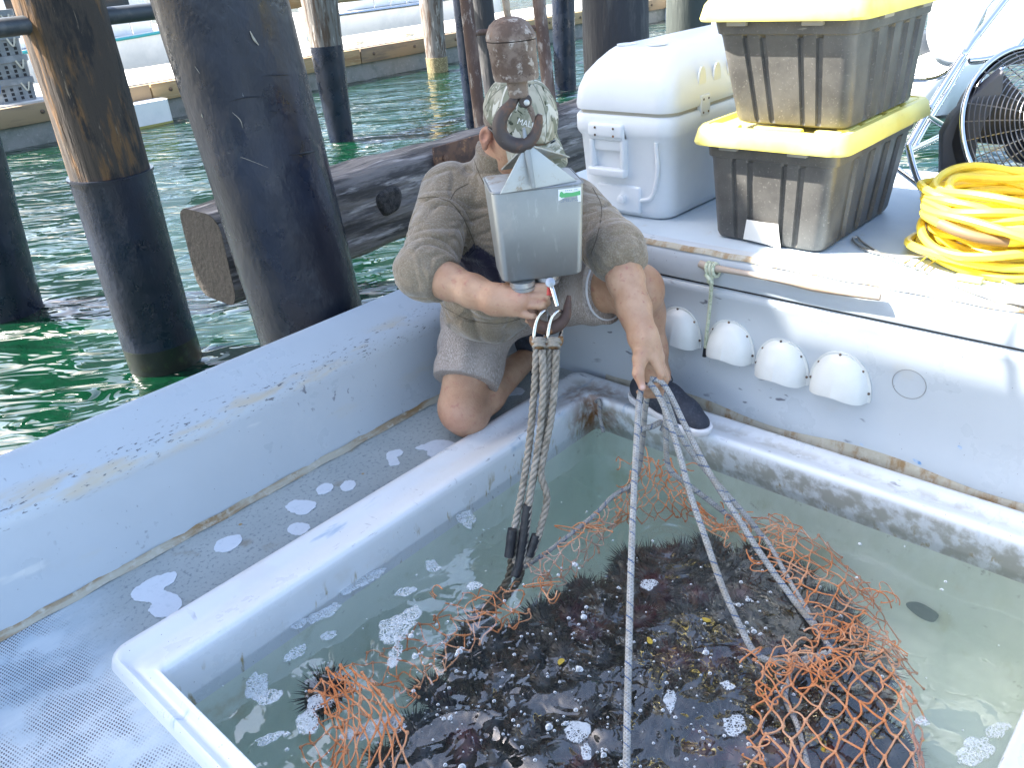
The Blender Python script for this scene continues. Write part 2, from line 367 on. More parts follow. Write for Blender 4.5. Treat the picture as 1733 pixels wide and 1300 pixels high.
for x, y, wd, ht in ((1150, 573, .068, .097), (1235, 598, .070, .098), (1321, 633, .073, .100), (1419, 660, .077, .104)):
    p = at(x, y, 0, 1.958); vent(p[1], p[2], wd, ht, .052, 0.03)
# ring mark left by a fifth vent
p = at(1539, 650, 0, 1.962)
MB().tube([(wall_x(p[2]+.04*math.sin(a))-.0003, p[1]+.040*math.cos(a), p[2]+.04*math.sin(a)) for a in np.linspace(0, 6.283, 40, endpoint=False)], .0011, 6, closed=True).build('vent_scar', mat('scar', (.26, .27, .27), .6), boat)
m_blue = mat('blue_smear', (.12, .27, .50), .5, layers=((60, (.4, .5, .62), .45, .6),))
for x, y, rx, ry, s_ in ((1552, 782, .012, .005, 1), (1458, 753, .005, .003, 2), (1625, 757, .006, .004, 8)):
    p = at(x, y, 0, 1.967); MB().add([(wall_x(b)-.0012, a, b) for a, b in blob(p[1], p[2], rx, ry, .3, s_, 24, .5)], [tuple(range(24))]).build('paint_smear', m_blue, boat, 0)
# little rope stub in the far corner of the hold
m_ropewhite = None

# ------------------------------------------------------------------ water standing in the hold
n = NT('hold_water'); t = n.t
gl = n.new('BsdfGlossy'); gl.inputs['Roughness'].default_value = .01; tp0 = n.new('BsdfTransparent'); fre = n.new('LayerWeight'); fre.inputs['Blend'].default_value = .5; mxw = n.new('MixShader')
ctr = n.map((1, 1, 1), loc=(-.86, -.66, 0)); rad = n.new('VectorMath', operation='LENGTH'); n.put(rad.inputs[0], ctr)
act = n.ramp(rad.outputs['Value'], .80, .25, .12, 1.0)
rz = n.map((1, 1, 1), rot=(0, 0, R_(45))); lwn = n.new('Mapping'); n.put(lwn.inputs[0], rz); lwn.inputs['Scale'].default_value = (.55, 1, 1); lw = lwn.outputs[0]
h = n.math('ADD', n.noise(7.5, None, 1, .4, .7), n.math('MULTIPLY', n.noise(24, None, 1, .4, 1.2), .09))
r2 = n.map((1, 1, 1), loc=(-1.45, -.93, 0)); rl = n.new('VectorMath', operation='LENGTH'); n.put(rl.inputs[0], r2)
rip = n.math('MULTIPLY', n.math('SINE', n.math('MULTIPLY', rl.outputs['Value'], 190)), n.ramp(rl.outputs['Value'], .26, .03))
h = n.math('ADD', n.math('MULTIPLY', h, act), n.math('MULTIPLY', rip, .05))
bm_ = n.new('Bump'); bm_.inputs['Strength'].default_value = .9; bm_.inputs['Distance'].default_value = .04; n.put(bm_.inputs['Height'], h)
n.put(gl.inputs['Normal'], bm_.outputs[0]); n.put(fre.inputs['Normal'], bm_.outputs[0]); n.put(mxw.inputs[0], n.math('MULTIPLY_ADD', n.math('POWER', fre.outputs['Facing'], 4.0), .90, .10)); t.links.new(tp0.outputs[0], mxw.inputs[1]); t.links.new(gl.outputs[0], mxw.inputs[2]); n.put(n.out.inputs['Surface'], mxw.outputs[0])
va = n.new('VolumeAbsorption'); va.inputs['Color'].default_value = (.44, .69, .50, 1); va.inputs['Density'].default_value = .55
vs = n.new('VolumeScatter'); vs.inputs['Color'].default_value = (.90, .98, .93, 1); vs.inputs['Density'].default_value = .42; vs.inputs['Anisotropy'].default_value = .2
ad = n.new('AddShader'); t.links.new(va.outputs[0], ad.inputs[0]); t.links.new(vs.outputs[0], ad.inputs[1]); n.put(n.out.inputs['Volume'], ad.outputs[0]); t.nodes.remove(n.p)
WZ = -.064
o = MB().loft([rrect(.36, 1.90, .08, 1.50, WZ, .01), rrect(.30, 1.95, .02, 1.56, -.5, .01)], cap0=True, cap1=True).build('hold_water', n.m, smooth=0)
tag(o, 'murky pale green water standing in the deck hold', kind='structure')
# ------------------------------------------------------------------ pier: piles, fender timber, ladder, deck overhead
m_wrap = mat('pile_wrap', (.006, .010, .021), .26, layers=((2.5, (.012, .020, .040), .4, .7), (11, (.026, .034, .048), .58, .74, (1, 1, .5)), (45, (.20, .22, .24), .72, .76, (1, 1, .35))), bump=(5, .5, .03, (1, 1, .6)), rvar=(6, .2, .42))
m_pilewood = mat('pile_wood', (.055, .042, .033), .8, layers=((16, (.16, .085, .035), .50, .62, (1, 1, .16)), (9, (.02, .018, .018), .52, .62, (1, 1, .3)), (40, (.26, .20, .14), .64, .72, (1, 1, .12))), bump=(30, .9, .02, (1, 1, .1)))
m_pilegrey = mat('pile_grey_wood', (.20, .18, .16), .85, layers=((14, (.10, .065, .045), .45, .6, (1, 1, .15)), (20, (.42, .39, .35), .56, .66, (1, 1, .2))), bump=(40, .8, .02, (1, 1, .1)))
m_piledark = mat('pile_dark', (.030, .030, .034), .7, layers=((12, (.075, .072, .07), .5, .66, (1, 1, .2)), (50, (.3, .29, .26), .74, .78, (1, 1, .4))), bump=(25, .7, .02, (1, 1, .15)))
m_algae = mat('waterline_slime', (.012, .016, .012), .3, layers=((14, (.03, .05, .02), .5, .7),))
m_barn = mat('barnacle_crust', (.22, .17, .08), .8, layers=((60, (.5, .42, .22), .5, .62),), bump=(70, 1, .02))
def pile(label, top, base, w_top, w_base, parts, base_pt, group='round pier piles standing in the harbour', ztop=3.5):
    """axis from a waterline point up along the seen lean; parts: (name, z0, z1, swell, material)"""
    b = np.array(base_pt, float); r = ray(*top)[:2]
    tt = float((b[:2]) @ r/(r @ r)); tp = dep(*top, tt)
    d = (tp-b)/(tp[2]-b[2]); rb = w_base/2*depth_of(b)/FPX; rt_ = w_top/2*tt/FPX
    k = (rt_-rb)/(tp[2]-b[2])
    root = thing('pier_pile', label, 'pile', tuple(b), group)
    for name, z0, z1, sw, mt in parts:
        zs = np.linspace(z0, z1, max(3, int((z1-z0)/.06))); loops = []
        for z in zs:
            c = b+d*(z-b[2]); rr = (rb+k*min(z-b[2], tp[2]-b[2]))*sw
            loops.append([(c[0]+rr*(1+.012*math.sin(3*a+z*4)+.006*math.sin(7*a+z*13))*math.cos(a), c[1]+rr*(1+.012*math.sin(3*a+z*4)+.006*math.sin(5*a-z*11))*math.sin(a), z) for a in np.linspace(0, 6.2832, 40, endpoint=False)])
        MB().loft(loops, cap0=True, cap1=True).build(name, mt, root, 60)
    return root, b, d, rb, k
def zat(b, top, y_px_pt, tt=None):      # height of a mark seen at pixel on a pile standing at b
    r = ray(*y_px_pt); t_ = float(b[:2] @ r[:2]/(r[:2] @ r[:2])); return float(dep(*y_px_pt, t_)[2])
b1 = at(12, 528, 2, ZW); pile('black wrapped pile cut by the photo edge, leftmost of the piles', (-130, 0), (12, 528), 125, 112, (('wrap', -1.2, 3.5, 1, m_wrap),), b1)
b2 = at(281, 612, 2, ZW); zc = zat(b2, None, (186, 296))
pr_ = pile('pile with scorched brown wood above a black plastic sleeve and collar', (100, 0), (281, 612), 142, 112,
     (('sleeve', ZW+.14, zc, 1.04, m_wrap), ('slime_band', -1.2, ZW+.14, 1.045, m_algae), ('collar', zc, zc+.012, 1.09, m_wrap), ('wood', zc+.012, 3.5, 1.0, m_pilewood)), b2)
bc = at(525, 540, 1, 2.24)
# the big fender pile: base point carried down its own axis to the water
rtop = ray(374, 0); tt = float(bc[:2] @ rtop[:2]/(rtop[:2] @ rtop[:2])); tp = dep(374, 0, tt); dc = (tp-bc)/(tp[2]-bc[2]); b0 = bc+dc*(ZW-bc[2])
root, b, d, rb, k = pile('thick scuffed black fender pile leaning against the boat gunwale', (374, 0), (525, 540), 222, 178*depth_of(bc)/depth_of(b0), (('wrap', -1.2, 1.55, 1, m_wrap),), b0)
# creases torn in the sheathing and a few pale gouges
def on_pile(x, y, off=.001):
    r = ray(x, y); best = None
    for t_ in np.linspace(1.2, 4, 2800):
        p = CP+r*t_; c = b+d*(p[2]-b[2]); rr = rb+k*(p[2]-b[2])
        if np.linalg.norm((p-c)[:2]) <= rr*1.012+off: return p
    return None
m_gouge = mat('pale_gouge', (.36, .33, .27), .8); m_crease = mat('sheath_crease', (.006, .007, .010), .5)
for pts, r_, mt in (([(445, 128), (480, 126), (514, 124)], .0016, m_crease), ([(388, 172), (415, 165), (450, 163)], .0013, m_crease), ([(490, 262), (520, 258), (548, 252)], .0035, m_crease), ([(455, 188), (475, 189)], .0012, m_crease),
                   ([(423, 52), (430, 66), (438, 76)], .0035, m_gouge), ([(393, 190), (406, 202), (411, 216)], .0012, m_gouge), ([(330, 112), (338, 124)], .001, m_gouge), ([(341, 192), (343, 199)], .0022, m_gouge), ([(385, 258), (420, 270), (455, 284)], .0007, m_gouge)):
    pp = [on_pile(*q, .0) for q in pts]
    if all(p is not None for p in pp): MB().tube(pp, [r_*.3, r_, r_*.3], 6, smooth=4).build('scar', mt, root)
b3 = at(578, 237, 2, ZW); z3 = zat(b3, None, (555, 76))
pile('slim pile with peeling grey wood over black sleeve behind the fender pile', (540, 0), (578, 237), 62, 40, (('sleeve', -1.2, z3, 1.02, m_wrap), ('wood', z3, 3.5, 1, m_pilegrey)), b3)
b4 = at(741, 121, 2, ZW); z4 = zat(b4, None, (738, 96))
pile('bare grey wood pile with barnacle crust at the dock edge', (729, 0), (741, 121), 40, 33, (('barnacles', -1.2, z4, 1.07, m_barn), ('wood', z4, 3.5, 1, m_pilegrey)), b4)
b5 = at(800, 215, 2, ZW); pile('thin black pile close behind the left rail of the ladder', (779, 0), (800, 215), 26, 22, (('wrap', -1.2, 3.5, 1, m_wrap),), b5)
b6 = at(838, 168, 2, ZW); pile('mottled dark pile standing between the ladder rails', (815, 0), (838, 168), 38, 34, (('wood', -1.2, 3.5, 1, m_piledark),), b6)
b7 = at(957, 150, 2, ZW); pile('smooth black pile just right of the ladder', (953, 0), (957, 150), 39, 36, (('wrap', -1.2, 3.5, 1, m_wrap),), b7)
q = dep(1052, 200, 4.4); b8 = np.array([q[0], q[1], ZW]); pile('broad weathered dark wood pile behind the white cooler', (1040, 0), (1052, 200), 112, 108, (('wood', -1.2, 3.5, 1, m_piledark),), b8)
q = dep(1166, 100, 6.3); b9 = np.array([q[0], q[1], ZW]); pile('greenish dark pile seen between the cooler and the stacked totes', (1166, 0), (1166, 100), 76, 72, (('wood', -1.2, 3.5, 1, mat('pile_green', (.045, .055, .05), .6, layers=((10, (.09, .10, .09), .5, .65, (1, 1, .2)),), bump=(20, .6, .02, (1, 1, .15)))),), b9)
# horizontal fender timber
m_timber = mat('old_timber', (.20, .18, .165), .88, layers=((13, (.06, .055, .052), .44, .58, (.16, 1, 1)), (26, (.38, .35, .325), .55, .66, (.12, 1, 1)), (5, (.10, .07, .05), .60, .74)), bump=(18, 1.0, .035, (.09, 1, 1)))
m_endgrain = mat('timber_end', (.045, .039, .032), .9, layers=((14, (.045, .038, .032), .45, .6, (1, 1, .35)), (50, (.09, .08, .065), .62, .7)), bump=(35, 1, .015))
tb = thing('fender_timber', 'long weathered square timber laid level behind the fender pile', 'timber', (1.12, 2.46, .3))
g = np.random.default_rng(3); loops = []; bx0 = float(at(304, 358, 1, 2.72)[0])
for x in np.linspace(bx0, 4.2, 120):
    l = []
    for (y, z) in [(p[0], p[1]) for p in rrect(2.47, 2.73, .318, .632, 0, .065, 5)]:
        kn = math.exp(-(((x-2.02)/.10)**2+((z-.47)/.075)**2)) if y < 2.5 else 0
        l.append((x, y-.03*kn+.004*math.sin(x*9+z*23), z+.006*math.sin(x*5+y*9)+.003*math.sin(x*23+z*40)))
    loops.append(l)
# finer face so the grain relief and knot read
MB().loft(loops, cap1=True).build('beam', m_timber, tb, 50)
MB().add([(p[0]-.001, p[1], p[2]) for p in loops[0]], [tuple(range(len(loops[0])))]).build('sawn_end', m_endgrain, tb, 0)
m_knot = mat('knot_wood', (.05, .045, .042), .8, layers=((40, (.015, .014, .014), .45, .6), (90, (.2, .18, .16), .66, .72)), bump=(60, 1, .01))
kp = at(663, 340, 1, 2.452); L = []
for r_, dy in ((.060, .016), (.052, .003), (.038, -.006), (.022, .0), (.010, -.003), (.002, -.004)):
    L.append([(kp[0]+r_*1.05*math.cos(a)*(1+.1*math.sin(3*a)), 2.455+dy, kp[2]+r_*math.sin(a)*(1+.12*math.sin(2*a+1))) for a in np.linspace(0, 6.283, 28, endpoint=False)])
MB().loft(L, cap1=True).build('knot', m_knot, tb, 70)
m_rust = mat('rusty_steel', (.16, .085, .05), .8, layers=((9, (.075, .045, .035), .45, .6), (30, (.30, .15, .07), .58, .68), (60, (.32, .28, .24), .68, .74)), bump=(60, .6, .004))
p0, p1 = at(738, 272, 1, 2.45), at(812, 228, 1, 2.45)
pl = MB().box((p0[0], 2.455, p0[2]-.06), (p0[0]+.34, 2.467, p0[2]+.05)).build('rusty_plate', m_rust, tb, 40, .003)
for dx in (.05, .29): MB().lathe([(.014, 0), (.014, .008), (.006, .012)], 6, Matrix.Translation((p0[0]+dx, 2.455, p0[2]+.0)) @ Matrix.Rotation(R_(90), 4, 'X')).build('bolt_head', m_rust, pl, 30)
# ladder of rusty pipe going up to the pier
m_lrust = mat('ladder_rust', (.19, .13, .10), .8, layers=((8, (.10, .06, .045), .46, .6, (1, 1, .4)), (26, (.36, .31, .27), .55, .66, (1, 1, .4))), bump=(50, .7, .004))
ld = thing('pipe_ladder', 'rusty pipe ladder rising from behind the timber and the kneeling man', 'ladder', tuple(dep(870, 250, 3.8)))
la, lb = dep(789, 0, 3.75), dep(812, 200, 3.95); ra, rb_ = dep(912, 0, 3.75), dep(938, 240, 3.95)
def ext(a, b_, z): return a+(b_-a)*((z-a[2])/(b_[2]-a[2]))
for a, b_ in ((la, lb), (ra, rb_)): MB().tube([ext(a, b_, 3.4), ext(a, b_, 1.5), a, b_, ext(a, b_, -.9)], .030, 14).build('rail', m_lrust, ld)
for z in np.arange(-.55, 3.3, .34):
    MB().tube([ext(la, lb, z+.72-.55), ext(ra, rb_, z+.72-.55)], .0135, 10).build('rung', m_lrust, ld)
c1 = ext(ra, rb_, .62); MB().lathe([(.030, -.04), (.040, -.035), (.040, .035), (.030, .04)], 14, Matrix.Translation(c1)).build('pipe_coupling', m_lrust, ld, 40)
# rails along the pier front, seen at the very top
m_pipe = mat('grey_pipe', (.07, .08, .09), .45, .3, layers=((9, (.14, .14, .14), .5, .7),))
pa, pb = dep(-30, 50, 3.6), dep(262, 18, 4.2)
tag(MB().tube([pa+(pa-pb)*.6, pa, pb, pb+(pb-pa)*.3], .040, 16).build('mooring_pipe', m_pipe), 'dark grey pipe running level across the top left corner', 'pipe')
pa, pb = at(497, 3, 1, 9.2), at(640, -6, 1, 9.2)
w_ = MB(); dz = .14
w_.prism([(pa[0]-.8, 9.2, pa[2]-.07), (pb[0]+4, 9.2, pa[2]-.07), (pb[0]+4, 9.2, pa[2]+dz), (pa[0]-.8, 9.2, pa[2]+dz)], (0, .18, 0))
m_lumber = mat('new_lumber', (.38, .26, .13), .75, layers=((8, (.28, .17, .08), .45, .65, (.12, 1, 1)), (30, (.48, .38, .24), .55, .7, (.1, 1, 1)), (6, (.20, .17, .13), .6, .75)), bump=(40, .4, .006, (.1, 1, 1)))
wa = tag(w_.build('brace_beam', m_lumber, smooth=30, bevel=.01), 'yellowish sawn beam bolted level across the tops of slim piles', 'beam')
for x in (515,): MB().lathe([(.025, 0), (.025, .012)], 8, Matrix.Translation(at(x, 4, 1, 9.198)) @ Matrix.Rotation(R_(90), 4, 'X')).build('bolt_head', m_rust, wa)
# the pier deck above (out of the picture; it throws the shade over the hold)
pd = thing('pier_deck', 'planked pier deck carried by the piles above the boat', 'pier', (2, 5, 3.5))
mp = mat('pier_plank', (.17, .14, .11), .85, layers=((10, (.09, .07, .055), .45, .6, (1, .15, 1)),))
for i in range(34):
    x = -7.24+i*.42; y0 = 1.9 if x+.4 < .40 else 3.18
    MB().box((x, y0, 3.56), (x+.40, 4.9, 3.64)).build('plank', mp, pd, 0)
for y in (3.26, 4.6): MB().box((-7, y, 3.34), (7.2, y+.2, 3.555)).build('stringer', mp, pd, 0)
MB().box((-7, 1.95, 3.34), (.36, 2.13, 3.555)).build('stringer', mp, pd, 0)

# ------------------------------------------------------------------ far floating dock and what stands on it
YD = float(at(640, 131, 2, ZW)[1])
zf = lambda x, y, yy=YD: at(x, y, 1, yy)
ztop = float(np.mean([zf(576, 82)[2], zf(714, 61)[2], zf(218, 159)[2]])); zmid = float(np.mean([zf(580, 111)[2], zf(715, 87)[2]]))
ztop, zmid = max(ztop, ZW+.42), max(zmid, ZW+.2)
dk = thing('floating_dock', 'concrete floating dock edged with brown timber walers across the water', 'dock', (8, YD+1, ZW))
m_conc = mat('float_concrete', (.24, .24, .22), .85, layers=((3, (.16, .17, .15), .45, .65), (20, (.32, .32, .29), .55, .7)), bump=(30, .4, .01))
m_dockdeck = mat('dock_deck', (.55, .54, .51), .8, layers=((3, (.45, .44, .40), .45, .6),))
MB().box((-6, YD+.06, ZW-.3), (26, YD+2.6, zmid-.004)).build('concrete_float', m_conc, dk, 0, .03)
MB().box((-6, YD+.10, zmid), (26, YD+2.6, ztop+.02)).build('dock_deck', m_dockdeck, dk, 0)
for i in range(8):
    x = -6+i*4.0
    o = MB().box((x+.01, YD, zmid-.02), (x+3.99, YD+.10, ztop)).build('waler', m_lumber if i % 2 else mat('waler_wood', (.30, .21, .12), .8, layers=((7, (.18, .13, .09), .45, .65, (.15, 1, 1)),)), dk, 30, .012)
    for dx in (.3, 1.3, 2.4, 3.6): MB().lathe([(.03, 0), (.03, .012), (.012, .02)], 8, Matrix.Translation((x+dx, YD, (zmid+ztop)/2)) @ Matrix.Rotation(R_(90), 4, 'X')).build('bolt', m_bolt, o)
# stacked grey crates with rope handles
m_crate = mat('crate_grey', (.20, .21, .22), .5, layers=((6, (.28, .29, .3), .45, .65),)); m_blueR = mat('blue_rope', (.05, .16, .42), .7); m_creamR = mat('cream_rope', (.5, .47, .38), .8)
def crate(cx, cy, z0, w_, h_, lab, rot):
    root = thing('fish_crate', lab, 'crate', (cx, cy, z0), 'grey fish crates stacked on the floating dock'); Mx = Matrix.Translation((cx, cy, z0)) @ Matrix.Rotation(rot, 4, 'Z')
    mb = MB(); L = [rrect(-w_/2*s, w_/2*s, -w_*.4*s, w_*.4*s, z, .03) for s, z in ((.90, 0), (.96, h_*.72), (1.03, h_*.74), (1.03, h_), (.97, h_), (.92, h_*.1))]
    mb.loft([[tuple(Mx @ Vector(p)) for p in l] for l in L], cap0=True, cap1=True)
    body = mb.build('crate_body', m_crate, root, 40)
    holes = MB()
    for i in range(5):
        for j in range(3):
            x = (-.34+.17*i)*w_; z = h_*(.15+.2*j); holes.add([tuple(Mx @ Vector(p)) for p in ((x-.02, -w_*.4*(.905+.06*z/h_)-.002, z-.02), (x+.02, -w_*.4*(.905+.06*z/h_)-.002, z-.02), (x+.02, -w_*.4*(.91+.06*(z+.04)/h_)-.002, z+.02), (x-.02, -w_*.4*(.91+.06*(z+.04)/h_)-.002, z+.02))], [(0, 1, 2, 3)])
    holes.build('vent_slots', m_dark, body, 0)['kind'] = 'stuff'
    for s in (-.3, .3):
        MB().tube([tuple(Mx @ Vector(p)) for p in ((s*w_-.05, -w_*.42, h_*.8), (s*w_, -w_*.46, h_*.45), (s*w_+.05, -w_*.42, h_*.8))], .012, 6, smooth=4).build('rope_handle', m_blueR if s < 0 else m_creamR, root)
for k, lab in enumerate(('grey slotted crate at the bottom of the dock stack', 'grey slotted crate second from the bottom of the dock stack', 'grey slotted crate third up in the dock stack', 'grey slotted crate at the top of the dock stack')):
    p = zf(22, 178, YD+.55); crate(p[0], p[1], ztop+.021+k*.285, .62, .30, lab, .1*(k % 2)-.1)
# boats beyond
m_hull = mat('boat_white', (.78, .78, .77), .35, layers=((2, (.68, .69, .69), .45, .7),)); m_glass = mat('cabin_glass', (.02, .03, .04), .08); m_teal = mat('teal_trim', (.05, .32, .33), .5)
m_steelrail = mat('stainless', (.62, .62, .60), .25, 1.0)
def boat2(name, lab, cx, cy, L_, B_, fb, cab=True, trim=m_teal, rails=True, cat='boat'):
    root = thing(name, lab, cat, (cx, cy, ZW)); loops = []
    for s in np.linspace(0, 1, 16):
        x = cx-L_/2+L_*s; hw = B_/2*(1-max(0, (s-.45)/.55)**2.2*.97); sh = fb*(1+.35*max(0, s-.4)**1.5)
        loops.append([(x, cy-hw, ZW+sh), (x, cy-hw*.96, ZW+sh*.5), (x, cy-hw*.7, ZW-.05), (x, cy, ZW-.2), (x, cy+hw*.7, ZW-.05), (x, cy+hw*.96, ZW+sh*.5), (x, cy+hw, ZW+sh)])
    MB().loft(loops, closed=False, cap0=True, cap1=True).build('hull', m_hull, root, 60)
    MB().loft([[l[0], l[-1]] for l in loops], closed=False).build('foredeck', m_hull, root, 0)
    for sgn, idx in ((-1, 0), (1, -1)):
        MB().tube([np.array(l[idx])+np.array((0, sgn*.015, -.03)) for l in loops], .03, 6).build('rub_rail', trim, root)
    if cab:
        MB().box((cx-L_*.32, cy-B_*.36, ZW+fb), (cx+L_*.12, cy+B_*.36, ZW+fb+1.2)).build('cabin', m_hull, root, 30, .06)
        for i in range(3):
            x = cx-L_*.28+i*L_*.125; f_ = MB().box((x, cy-B_*.36-.012, ZW+fb+.45), (x+L_*.10, cy-B_*.36+.01, ZW+fb+1.0)).build('window', m_hull, root, 30, .02)
            MB().box((x+.04, cy-B_*.36-.02, ZW+fb+.49), (x+L_*.10-.04, cy-B_*.36, ZW+fb+.96)).build('pane', m_glass, f_, 0)
    if rails:
        mb = MB(); pts = []
        for l in loops[4:15]: pts.append((l[0][0], l[0][1]+.05, l[0][2]+.45)); mb.tube([(l[0][0], l[0][1]+.05, l[0][2]), pts[-1]], .014, 6)
        mb.tube(pts, .016, 6).build('rail', m_steelrail, root)
    return root
boat2('moored_boat', 'white boat with cabin moored beyond the dock behind the brown pile', 7.6, YD+5.2, 6.5, 2.4, 1.0)
boat2('moored_boat', 'white railed boat moored beyond the dock between slim piles', 15.2, YD+4.9, 7.5, 2.5, .95, trim=m_steelrail)
boat2('moored_boat', 'white boat with red band far behind the cooler', 24, 12.5, 8.0, 2.8, 1.2, trim=mat('red_trim', (.5, .05, .03), .5))
p = at(255, 218, 2, ZW)
sk = thing('fender_float', 'pale square float tied against the dock front', 'float', tuple(p))
MB().loft([rrect(p[0]-.50, p[0]+.48, YD-.36, YD-.02, z, .08) for z in (ZW-.1, ZW+.06, ZW+.30, ZW+.34)], cap0=True, cap1=True).build('float_body', m_hull, sk, 50)
MB().loft([rrect(p[0]-.503, p[0]+.483, YD-.363, YD-.017, z, .08) for z in (ZW-.05, ZW+.03)]).build('algae_line', mat('yellow_scum', (.35, .33, .1), .8), sk, 50)
# coiled mooring lines and clutter on the dock between the slim piles
for k, (x, y, r_) in enumerate(((690, 52, .16), (606, 66, .12))):
    c = zf(x, y, YD+.5); pts = [(c[0]+(r_*(.5+.5*((i*7) % 11)/11))*math.cos(i*.5), c[1]+.7*r_*math.sin(i*.5), ztop+.03+.01*(i/10)) for i in range(60)]
    tag(MB().tube(pts, .014, 6).build('mooring_line', m_creamR), ('tan mooring line heaped on the dock by the barnacled pile', 'tan mooring line heaped on the dock by the peeling pile')[k], 'rope')
# ------------------------------------------------------------------ things on the upper deck
ZD = .529
m_cool = mat('cooler_plastic', (.70, .74, .77), .38, layers=((3, (.65, .69, .73), .45, .7), (70, (.6, .6, .58), .70, .76)), bump=(200, .06, .001))
m_coolseam = mat('cooler_seam', (.42, .40, .34), .6)
ck = thing('cooler', 'big white ice chest with moulded end handle and drain plug', 'cooler', (2.4, 1.52, ZD))
cx0, cx1, cy0, cy1 = 2.10, 2.93, 1.345, 1.705
def crect(z, ins, r, xin=None): return rrect(cx0+ins, cx1-ins, cy0+ins, cy1-ins, z, r, 8)
body = MB().loft([crect(ZD+.001, .030, .05), crect(ZD+.008, .022, .055), crect(ZD+.03, .017, .06), crect(ZD+.10, .012, .06), crect(ZD+.24, .004, .06), crect(ZD+.252, -.003, .06), crect(ZD+.262, -.006, .06), crect(ZD+.30, -.006, .06), crect(ZD+.310, .0, .058), crect(ZD+.312, .02, .05)], cap0=True, cap1=True).build('body', m_cool, ck, 40)
MB().loft([crect(ZD+.309, .006, .055), crect(ZD+.322, .006, .055)]).build('seal', m_coolseam, ck, 40)
lidl = [crect(ZD+.320, .01, .055), crect(ZD+.322, -.004, .06), crect(ZD+.335, -.006, .06)]
for z, i in ((.38, .000), (.42, .014), (.455, .040), (.478, .062), (.488, .075), (.492, .095)): lidl.append(crect(ZD+z, i, .06+i*.3))
lid = MB().loft(lidl, cap0=True, cap1=True).build('lid', m_cool, ck, 50)
for k in range(6):                                       # moulded ribs on the lid's long side
    x = cx0+.17+k*.085
    MB().loft([[(x+.020*math.cos(a), cy0+off+.004*0-d_, ZD+z+.045*math.sin(a)) for a in np.linspace(0, 6.283, 20, endpoint=False)] for off, d_, z in ((.006, .0, .385), (.006, .006, .385))], cap1=True).build('lid_rib', m_cool, lid, 40)
for k in range(2): MB().lathe([(.030, 0), (.030, .0025), (.024, .003), (.021, -.004), (.001, -.005)], 22, Matrix.Translation((cx0+.13, cy1-.12-.11*k, ZD+.4925))).build('cup_dimple', m_cool, lid, 40)
xe = cx0+.004
# end handle: raised plate with recessed grip
hy, hz = 1.565, ZD+.215
hd = MB()
for lo, hi in (((xe-.018, hy-.066, hz-.075), (xe+.01, hy-.050, hz+.058)), ((xe-.018, hy+.050, hz-.075), (xe+.01, hy+.066, hz+.058)), ((xe-.020, hy-.066, hz+.022), (xe+.01, hy+.066, hz+.058)), ((xe-.026, hy-.068, hz-.088), (xe+.006, hy+.068, hz-.062)), ((xe-.010, hy-.052, hz-.012), (xe+.01, hy+.052, hz+.024))): hd.box(lo, hi)
hd = hd.build('handle', m_cool, ck, 40, .006, 3)
MB().box((xe-.026, hy-.064, hz+.030), (xe-.004, hy+.064, hz+.072)).build('handle_hinge', m_cool, hd, 40, .008, 3)
for dy in (-.034, .034):
    for dz in (.046, .068): MB().lathe([(.0038, 0), (.0038, .001)], 8, Matrix.Translation((xe-.0265, hy+dy, hz+dz-.008)) @ Matrix.Rotation(R_(-90), 4, 'Y')).build('screw', m_bolt, hd, 0)
MB().lathe([(.022, 0), (.022, .006), (.013, .008), (.013, .022), (.009, .024)], 18, Matrix.Translation((cx0+.009, 1.515, ZD+.06)) @ Matrix.Rotation(R_(-90), 4, 'Y')).build('drain_plug', m_cool, ck, 40)
dp = MB().box((cx0+.0035, 1.455, ZD+.016), (cx0+.02, 1.62, ZD+.10)).build('drain_recess', m_cool, ck, 40, .008, 3)
for yy in (1.395, ): MB().tube([(cx0+.004, yy, ZD+.24), (cx0+.006, yy-.004, ZD+.15), (cx0+.012, yy+.02, ZD+.075), (cx0+.012, yy+.06, ZD+.058)], .007, 10, smooth=6).build('moulded_edge', m_cool, ck)
for k, x in enumerate((2.28, 2.72)):
    hg = MB().box((x-.026, cy0-.008, ZD+.290), (x+.026, cy0+.01, ZD+.350)).build('hinge', m_cool, ck, 40, .003)
    for dx in (-.014, .014):
        for z in (.30, .338): MB().lathe([(.0035, 0), (.0035, .001)], 8, Matrix.Translation((x+dx, cy0-.0085, ZD+z)) @ Matrix.Rotation(R_(90), 4, 'X')).build('screw', m_bolt, hg, 0)

